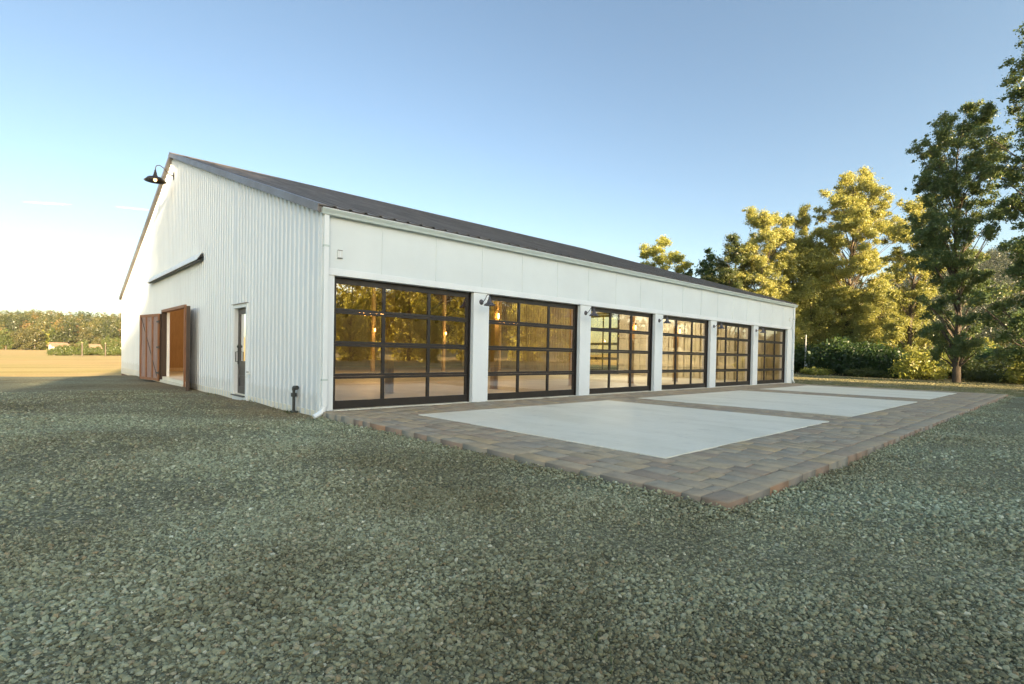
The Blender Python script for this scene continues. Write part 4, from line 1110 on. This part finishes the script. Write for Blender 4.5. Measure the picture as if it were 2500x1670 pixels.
# bushes in the field
for i, (u, dist, s, src, lab) in enumerate([(143, 108, .8, bg, 'round green bush alone in the dry field, left of its pair'), (160, 108, .85, bg, 'round green bush alone in the dry field, right of its pair')]):
    x, y = at(u, dist); bcopy(src, x, y, (s, s, s * 1.4), i, lab, 'bush pair in the dry field')
x, y = at(228, 125)
for i, u in enumerate((212, 226, 240, 254, 268, 282, 294)):
    x, y = at(u, 118 + 4 * (i % 2)); bcopy(bg, x, y, (1.0, 1.0, .8 + .15 * (i % 3)), i * 1.7, 'scrubby hedge bush at the field edge, %s from the left in its row' % (['first', 'second', 'third', 'fourth', 'fifth', 'sixth', 'seventh'][i]), 'hedge bushes at the field edge')
# field posts
for i, (u, dist) in enumerate([(200, 95), (257, 97)]):
    x, y = at(u, dist); r = empty('field_post', (x, y, float(ground_z(x, y)) - .1)); tag(r, 'weathered wooden post in the dry field, %s of the two' % ('left' if i == 0 else 'right'), 'post', 'wooden posts in the dry field')
    m = MB(); m.box(-.065, .065, -.065, .065, 0, 1.9); m.build('post_shaft', M['dooredge'], r, bevel=.01)
    m = MB(); m.box(-.08, .08, -.08, .08, 1.9, 1.95); m.build('post_cap', M['timber'], r)
# far houses
M['farroof'] = simple('tan_far_roof', (.24, .16, .10), .8, var=.2, scale=1)
M['farwall'] = simple('pale_far_wall', (.62, .56, .48), .8, var=.1, scale=1)
def house(u, dist, w, d, h, rz, lab, wallm='farwall', roofm='farroof', rh=1.6, zo=0):
    x, y = at(u, dist); r = empty('farm_house', (x, y, float(ground_z(x, y)) - .2 + zo), rz); tag(r, lab, 'house', 'distant farm houses')
    m = MB(); m.box(-w / 2, w / 2, -d / 2, d / 2, 0, h)
    m.poly([(-w / 2, -d / 2, h), (-w / 2, d / 2, h), (-w / 2, 0, h + rh)]); m.poly([(w / 2, -d / 2, h), (w / 2, 0, h + rh), (w / 2, d / 2, h)]); m.build('wall', M[wallm], r)
    m = MB(); e = .5
    m.poly([(-w / 2 - e, -d / 2 - e, h - rh * e / (d / 2)), (w / 2 + e, -d / 2 - e, h - rh * e / (d / 2)), (w / 2 + e, 0, h + rh + .05), (-w / 2 - e, 0, h + rh + .05)])
    m.poly([(-w / 2 - e, d / 2 + e, h - rh * e / (d / 2)), (-w / 2 - e, 0, h + rh + .05), (w / 2 + e, 0, h + rh + .05), (w / 2 + e, d / 2 + e, h - rh * e / (d / 2))]); m.build('roof', M[roofm], r, solid=.15)
    for k in (-.3, 0.05, .32):
        m = MB(); m.box(w * k - .5, w * k + .5, -d / 2 - .05, -d / 2 - .005, h * .4, h * .78); m.build('window', M['bronze'], r)
house(180, 300, 8.5, 5, 1.9, .1, 'long low farm house with brown roof among the trees', rh=1.1)
house(223, 235, 4, 4, 1.7, .2, 'small pale shed with tan roof beside the yellow green trees', rh=1.2)
house(278, 300, 6.5, 5, 2.4, .1, 'white walled far house with light roof near the barn wall', rh=1.6, zo=.8)
house(142, 285, 5, 4, 2.2, .3, 'tiny pale hut left of the long farm house', rh=1.2)

def forest(name, lab, fn, n, mats, size=.5, per=70):
    V = []; F = []; A = []; bi = 0; rg = np.random.default_rng(hash(name) % 1000 if False else len(name) * 7 + n)
    P = fn(rg, n); C = []; Rr = []
    x, y, h, r_ = P
    z = ground_z(x, y)
    for k, fr, rs in ((0, .38, .8), (1, .62, 1.0), (2, .90, .58)):
        C.append(np.stack([x + rg.normal(0, .5, n), y + rg.normal(0, .5, n), z + h * fr], -1)); Rr.append(r_ * rs * rg.uniform(.8, 1.2, n))
    C = np.concatenate(C); Rr = np.concatenate(Rr)
    v, f, a = leaves(C, Rr, per, size, rg, 1.0)
    tone = np.repeat(np.tile(rg.random(n), 3), np.maximum(8, (per * (Rr / Rr.mean()) ** 2).astype(int)))
    o = np_mesh(name, v, f, mats, attr={'rnd': np.clip(.25 * a + .75 * tone, 0, 1)}); tag(o, lab, 'woodland', kind='stuff'); return o
LF['wood'] = m_leaf('mixed_wood_leaf', [(0, (.022, .03, .012)), (.35, (.04, .048, .017)), (.6, (.062, .07, .022)), (.82, (.095, .085, .025)), (.92, (.15, .09, .03)), (1, (.19, .11, .035))], .15)
def north(rg, n):
    u = rg.uniform(-420, 420, n); d = 325 + 330 * rg.random(n) ** .8
    X = []; Y = []
    for a, b in zip(u, d): x, y = at(a, b); X.append(x); Y.append(y)
    return np.array(X), np.array(Y), 5.5 + 10 * rg.random(n) ** 1.6, rg.uniform(2.2, 4.8, n)
forest('north_woodland', 'mixed olive and rust woodland covering the far ridge at the left', north, 1650, LF['wood'], .36, 110)
def east(rg, n):
    x = rg.uniform(280, 640, n); y = rg.uniform(-150, 160, n); k = (y < 62 + (x - 430) * .12) | (rg.random(n) < .25)
    x, y = x[k], y[k]; return x, y, rg.uniform(9, 15, len(x)), rg.uniform(2.4, 3.8, len(x))
def forest2(name, lab, fn, n, mat, size, per):
    rg = np.random.default_rng(n); P = fn(rg, n); m_ = len(P[0]); return forest(name, lab, lambda a, b: P, m_, mat, size, per)
forest2('east_woodland', 'dark conifer woodland on the far hill at the right', east, 3600, LF['conifer'], .34, 95)
def south(rg, n):
    x = rg.uniform(60, 330, n); y = rg.uniform(-330, -130, n); return x, y, rg.uniform(9, 15, n), rg.uniform(1.8, 2.8, n)
forest2('south_woodland', 'conifer woodland behind the viewpoint, mirrored in the glass bays', south, 1500, LF['conifer'], .5, 30)

# ------------------------------------------------------------------ trees behind the viewpoint (shade the yard, mirrored in the glass)
S1 = make_tree('broadleaf_tree', 12, [(.0, 0, 2.8), (.2, 0, 3.6), (.5, 0, 3.8), (.75, 0, 3.3), (.92, 0, 2.2), (1, 0, .8)], LF['poplar'], 71, 80, 330, .16, .35, (.8, 1.5), limbs=False)
curt = [(-40, -60, 1.05), (-36, -62, 1.1), (-32, -60, 1.05), (-28, -62, 1.12), (-24.5, -59, 1.1), (-20.6, -61, 1.14), (-17.0, -60, 1.36, .62), (-14.3, -59, 1.68, .85), (-10, -62, 1.95), (-7, -60, 2.0), (-4, -63, 2.05), (-1, -60, 2.0), (2, -60, 2.05), (5, -62, 2.0), (8.5, -60, 1.9), (11.5, -62, 1.45), (15, -60, .95)]
for k, (x, y, s, *xy) in enumerate(curt):
    t_ = S1 if k == 0 else copy_tree(S1)
    put(t_, x, y, k * 1.9, (xy[0] if xy else min(s, 1.25), xy[0] if xy else min(s, 1.25), s)); tag(t_, 'broad tree of the belt behind the viewpoint, shading the yard', 'tree', 'tree belt behind the viewpoint')
S2 = make_tree('broadleaf_tree', 9.5, [(.0, 0, 2.0), (.2, 0, 2.6), (.5, 0, 3.0), (.8, 0, 2.2), (1, 0, .5)], LF['back'], 73, 90, 60, .12, .22, (.5, 1.0))
for k, (x, y, s) in enumerate([(19.5, -58, 1.0), (24, -61, 1.25), (28.5, -57, 1.3), (33, -61, 1.4), (38, -58, 1.45), (43, -62, 1.4), (48, -57, 1.35), (54, -61, 1.45), (60, -56, 1.4), (66, -60, 1.5), (24, -48, .8), (34, -47, .85), (45, -49, .9), (58, -44, 1.0), (72, -50, 1.3)]):
    t_ = S2 if k == 0 else copy_tree(S2); put(t_, x, y, k * 1.3, s); tag(t_, 'golden tree south of the yard, mirrored in the glass bays', 'tree', 'golden trees south of the yard')

# grass tufts at the foot of the gable
m = MB(); rr = random.Random(4)
for cx_, cy_, n_ in ((-.14, 1.05, 60), (-.12, 2.0, 20), (-.1, 3.6, 20), (.6, -8.9, 16), (-.9, -9.0, 14), (.9, -9.9, 18), (2.2, -9.3, 14), (-2.2, -8.0, 10), (-.2, -8.15, 12), (5.0, -8.6, 14), (-.2, 6.4, 16)):
    for _ in range(n_):
        x = cx_ + rr.uniform(-.12, .08); y = cy_ + rr.uniform(-.25, .25); z = float(ground_z(x, y)); h = rr.uniform(.03, .09); dx, dy = rr.uniform(-.04, .04), rr.uniform(-.04, .04)
        m.poly([(x - .004, y, z), (x + .004, y, z), (x + dx, y + dy, z + h)])
o = m.build('grass_tufts', LF['green']); tag(o, 'small green weeds at the foot of the ribbed gable and scattered in the gravel', 'grass', kind='stuff')
# dry grass blades over the lawn near edge
def lawn_blades():
    n = 60000; rg = np.random.default_rng(5)
    x = rg.uniform(21.7, 38, n); y = rg.uniform(-16, 7, n)
    wx = np.interp(-y, [-7, -.2, 1, 7.0, 7.9, 10.5, 16], [22.5, 22.5, 21.8, 21.7, 22.3, 24.6, 27.2]); k = x > wx; x, y = x[k], y[k]; n = len(x)
    z = ground_z(x, y) + .02; h = rg.uniform(.02, .07, n); a = rg.uniform(0, 6.28, n); w = .012
    b = np.stack([x, y, z], -1); d = np.stack([np.cos(a), np.sin(a), 0 * a], -1) * w; tip = b + np.stack([rg.normal(0, .03, n), rg.normal(0, .03, n), h], -1)
    V = np.stack([b - d, b + d, tip], 1).reshape(-1, 3); F = np.arange(3 * n).reshape(n, 3)
    o = np_mesh('lawn_grass', V, F, M['lawn']); tag(o, 'short dry grass blades on the mown lawn', 'grass', kind='stuff')
lawn_blades()

# contrails high above the field
def m_trail():
    t = NT('thin_ice_cloud'); t.t.nodes.remove(t.b); di = t.n('ShaderNodeBsdfDiffuse', Color=(.95, .92, .9, 1)); tl = t.n('ShaderNodeBsdfTranslucent', Color=(.95, .92, .9, 1)); m1 = t.n('ShaderNodeMixShader'); m1.inputs[0].default_value = .6
    t.l(di.outputs[0], m1.inputs[1]); t.l(tl.outputs[0], m1.inputs[2]); tr = t.n('ShaderNodeBsdfTransparent'); m2 = t.n('ShaderNodeMixShader')
    n = t.noise(t.mapping(t.pos(), (.002, .002, .01)), 1.5, 4); f = t.ramp(n.outputs['Fac'], [(.3, .05), (.7, .2)]); t.l(f, m2.inputs[0]); t.l(tr.outputs[0], m2.inputs[1]); t.l(m1.outputs[0], m2.inputs[2]); t.l(m2.outputs[0], t.out.inputs['Surface']); return t.m
M['trail'] = m_trail()
for i, (u0, v0, u1, v1) in enumerate([(55, 494, 172, 501), (280, 506, 372, 515)]):
    def dirz(u, v):
        x, y = at(u, 9000.); hz = 839.5 + (u) * .0193; return Vector((x, y, (hz - v) / 1297.18 * 9000 * math.cos(math.atan((u - 1250) / 1297.18))))
    a, b = dirz(u0, v0), dirz(u1, v1); m = MB(); m.tube([a, a.lerp(b, .2), a.lerp(b, .5), a.lerp(b, .8), b], [3, 11, 14, 10, 3], 8)
    tag(m.build('contrail', M['trail']), 'thin white vapour trail low in the sky, %s' % ('the left brighter one' if i == 0 else 'the fainter one close to the barn roof'), 'contrail', kind='stuff')

# ------------------------------------------------------------------ air
def haze():
    t = NT('thin_air'); t.t.nodes.remove(t.b); v = t.n('ShaderNodeVolumePrincipled'); v.inputs['Color'].default_value = (.82, .9, 1, 1); v.inputs['Density'].default_value = .00008; v.inputs['Anisotropy'].default_value = .2
    t.l(v.outputs[0], t.out.inputs['Volume'])
    m = MB(); m.box(-700, 900, -700, 900, -12, 120); o = m.build('haze', t.m); tag(o, 'thin evening haze over the fields and hills', 'haze', kind='stuff')
haze()
# ------------------------------------------------------------------ camera
cam = bpy.data.cameras.new('camera'); co = bpy.data.objects.new('camera', cam); col.objects.link(co); scene.camera = co
yaw, pitch, roll = .7482, -.0149, .0193
fw = Vector((math.sin(yaw) * math.cos(pitch), math.cos(yaw) * math.cos(pitch), math.sin(pitch)))
rt = Vector((math.cos(yaw), -math.sin(yaw), 0)); up = rt.cross(fw)
r3 = math.cos(roll) * rt + math.sin(roll) * up; u3 = -math.sin(roll) * rt + math.cos(roll) * up
mt = Matrix((r3, u3, -fw)).transposed().to_4x4(); mt.translation = Vector(CAM)
co.matrix_world = mt
cam.sensor_width = 36; cam.lens = 1297.18 / 2500 * 36; cam.shift_y = 47.99 / 2500; cam.clip_end = 20000; cam.clip_start = .05

# ------------------------------------------------------------------ light
EL = R(10); sdir = Vector((-.196, -.965, 0)).normalized() * math.cos(EL); sdir.z = math.sin(EL)
sun = bpy.data.lights.new('sun', 'SUN'); sun.energy = 5.0; sun.angle = R(.5); sun.color = (1.0, .76, .46)
so = bpy.data.objects.new('sun', sun); col.objects.link(so); so.rotation_euler = sdir.to_track_quat('Z', 'Y').to_euler()
w = bpy.data.worlds.new('World'); scene.world = w; w.use_nodes = True; nt = w.node_tree; bg_ = nt.nodes['Background']
sky = nt.nodes.new('ShaderNodeTexSky'); sky.sky_type = 'NISHITA'; sky.sun_disc = False; sky.sun_elevation = EL; sky.sun_rotation = R(191.5); sky.altitude = 50; sky.air_density = .85; sky.dust_density = 1.0; sky.ozone_density = 1.0
mxn = nt.nodes.new('ShaderNodeMix'); mxn.data_type = 'RGBA'; mxn.blend_type = 'MULTIPLY'; mxn.inputs[0].default_value = 1; mxn.inputs[7].default_value = (1.0, 1.0, 1.0, 1)
# added gain: sky brightened sunward to lift the shaded facade, dimmed opposite
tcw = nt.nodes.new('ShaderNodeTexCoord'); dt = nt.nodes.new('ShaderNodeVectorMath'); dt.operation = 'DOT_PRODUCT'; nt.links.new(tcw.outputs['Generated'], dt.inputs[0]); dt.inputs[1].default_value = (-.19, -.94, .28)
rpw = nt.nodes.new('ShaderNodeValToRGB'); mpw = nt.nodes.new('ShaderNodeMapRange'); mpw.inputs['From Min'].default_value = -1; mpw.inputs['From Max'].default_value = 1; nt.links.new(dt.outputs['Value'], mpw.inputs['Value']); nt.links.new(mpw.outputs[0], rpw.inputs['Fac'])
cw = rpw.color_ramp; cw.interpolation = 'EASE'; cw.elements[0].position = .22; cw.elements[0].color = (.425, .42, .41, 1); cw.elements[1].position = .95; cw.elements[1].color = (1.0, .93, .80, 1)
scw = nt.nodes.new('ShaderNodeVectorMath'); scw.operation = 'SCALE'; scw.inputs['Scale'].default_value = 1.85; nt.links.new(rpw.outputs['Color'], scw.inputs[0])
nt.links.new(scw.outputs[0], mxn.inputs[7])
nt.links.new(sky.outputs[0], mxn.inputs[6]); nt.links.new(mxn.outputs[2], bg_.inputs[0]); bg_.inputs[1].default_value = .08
scene.view_settings.view_transform = 'Standard'; scene.view_settings.look = 'None'; scene.view_settings.exposure = 2.25; scene.view_settings.gamma = 1
scene.render.engine = 'CYCLES'
c = scene.cycles; c.max_bounces = 8; c.diffuse_bounces = 4; c.glossy_bounces = 4; c.transparent_max_bounces = 16; c.transmission_bounces = 4; c.sample_clamp_indirect = 6; c.caustics_reflective = False; c.caustics_refractive = False
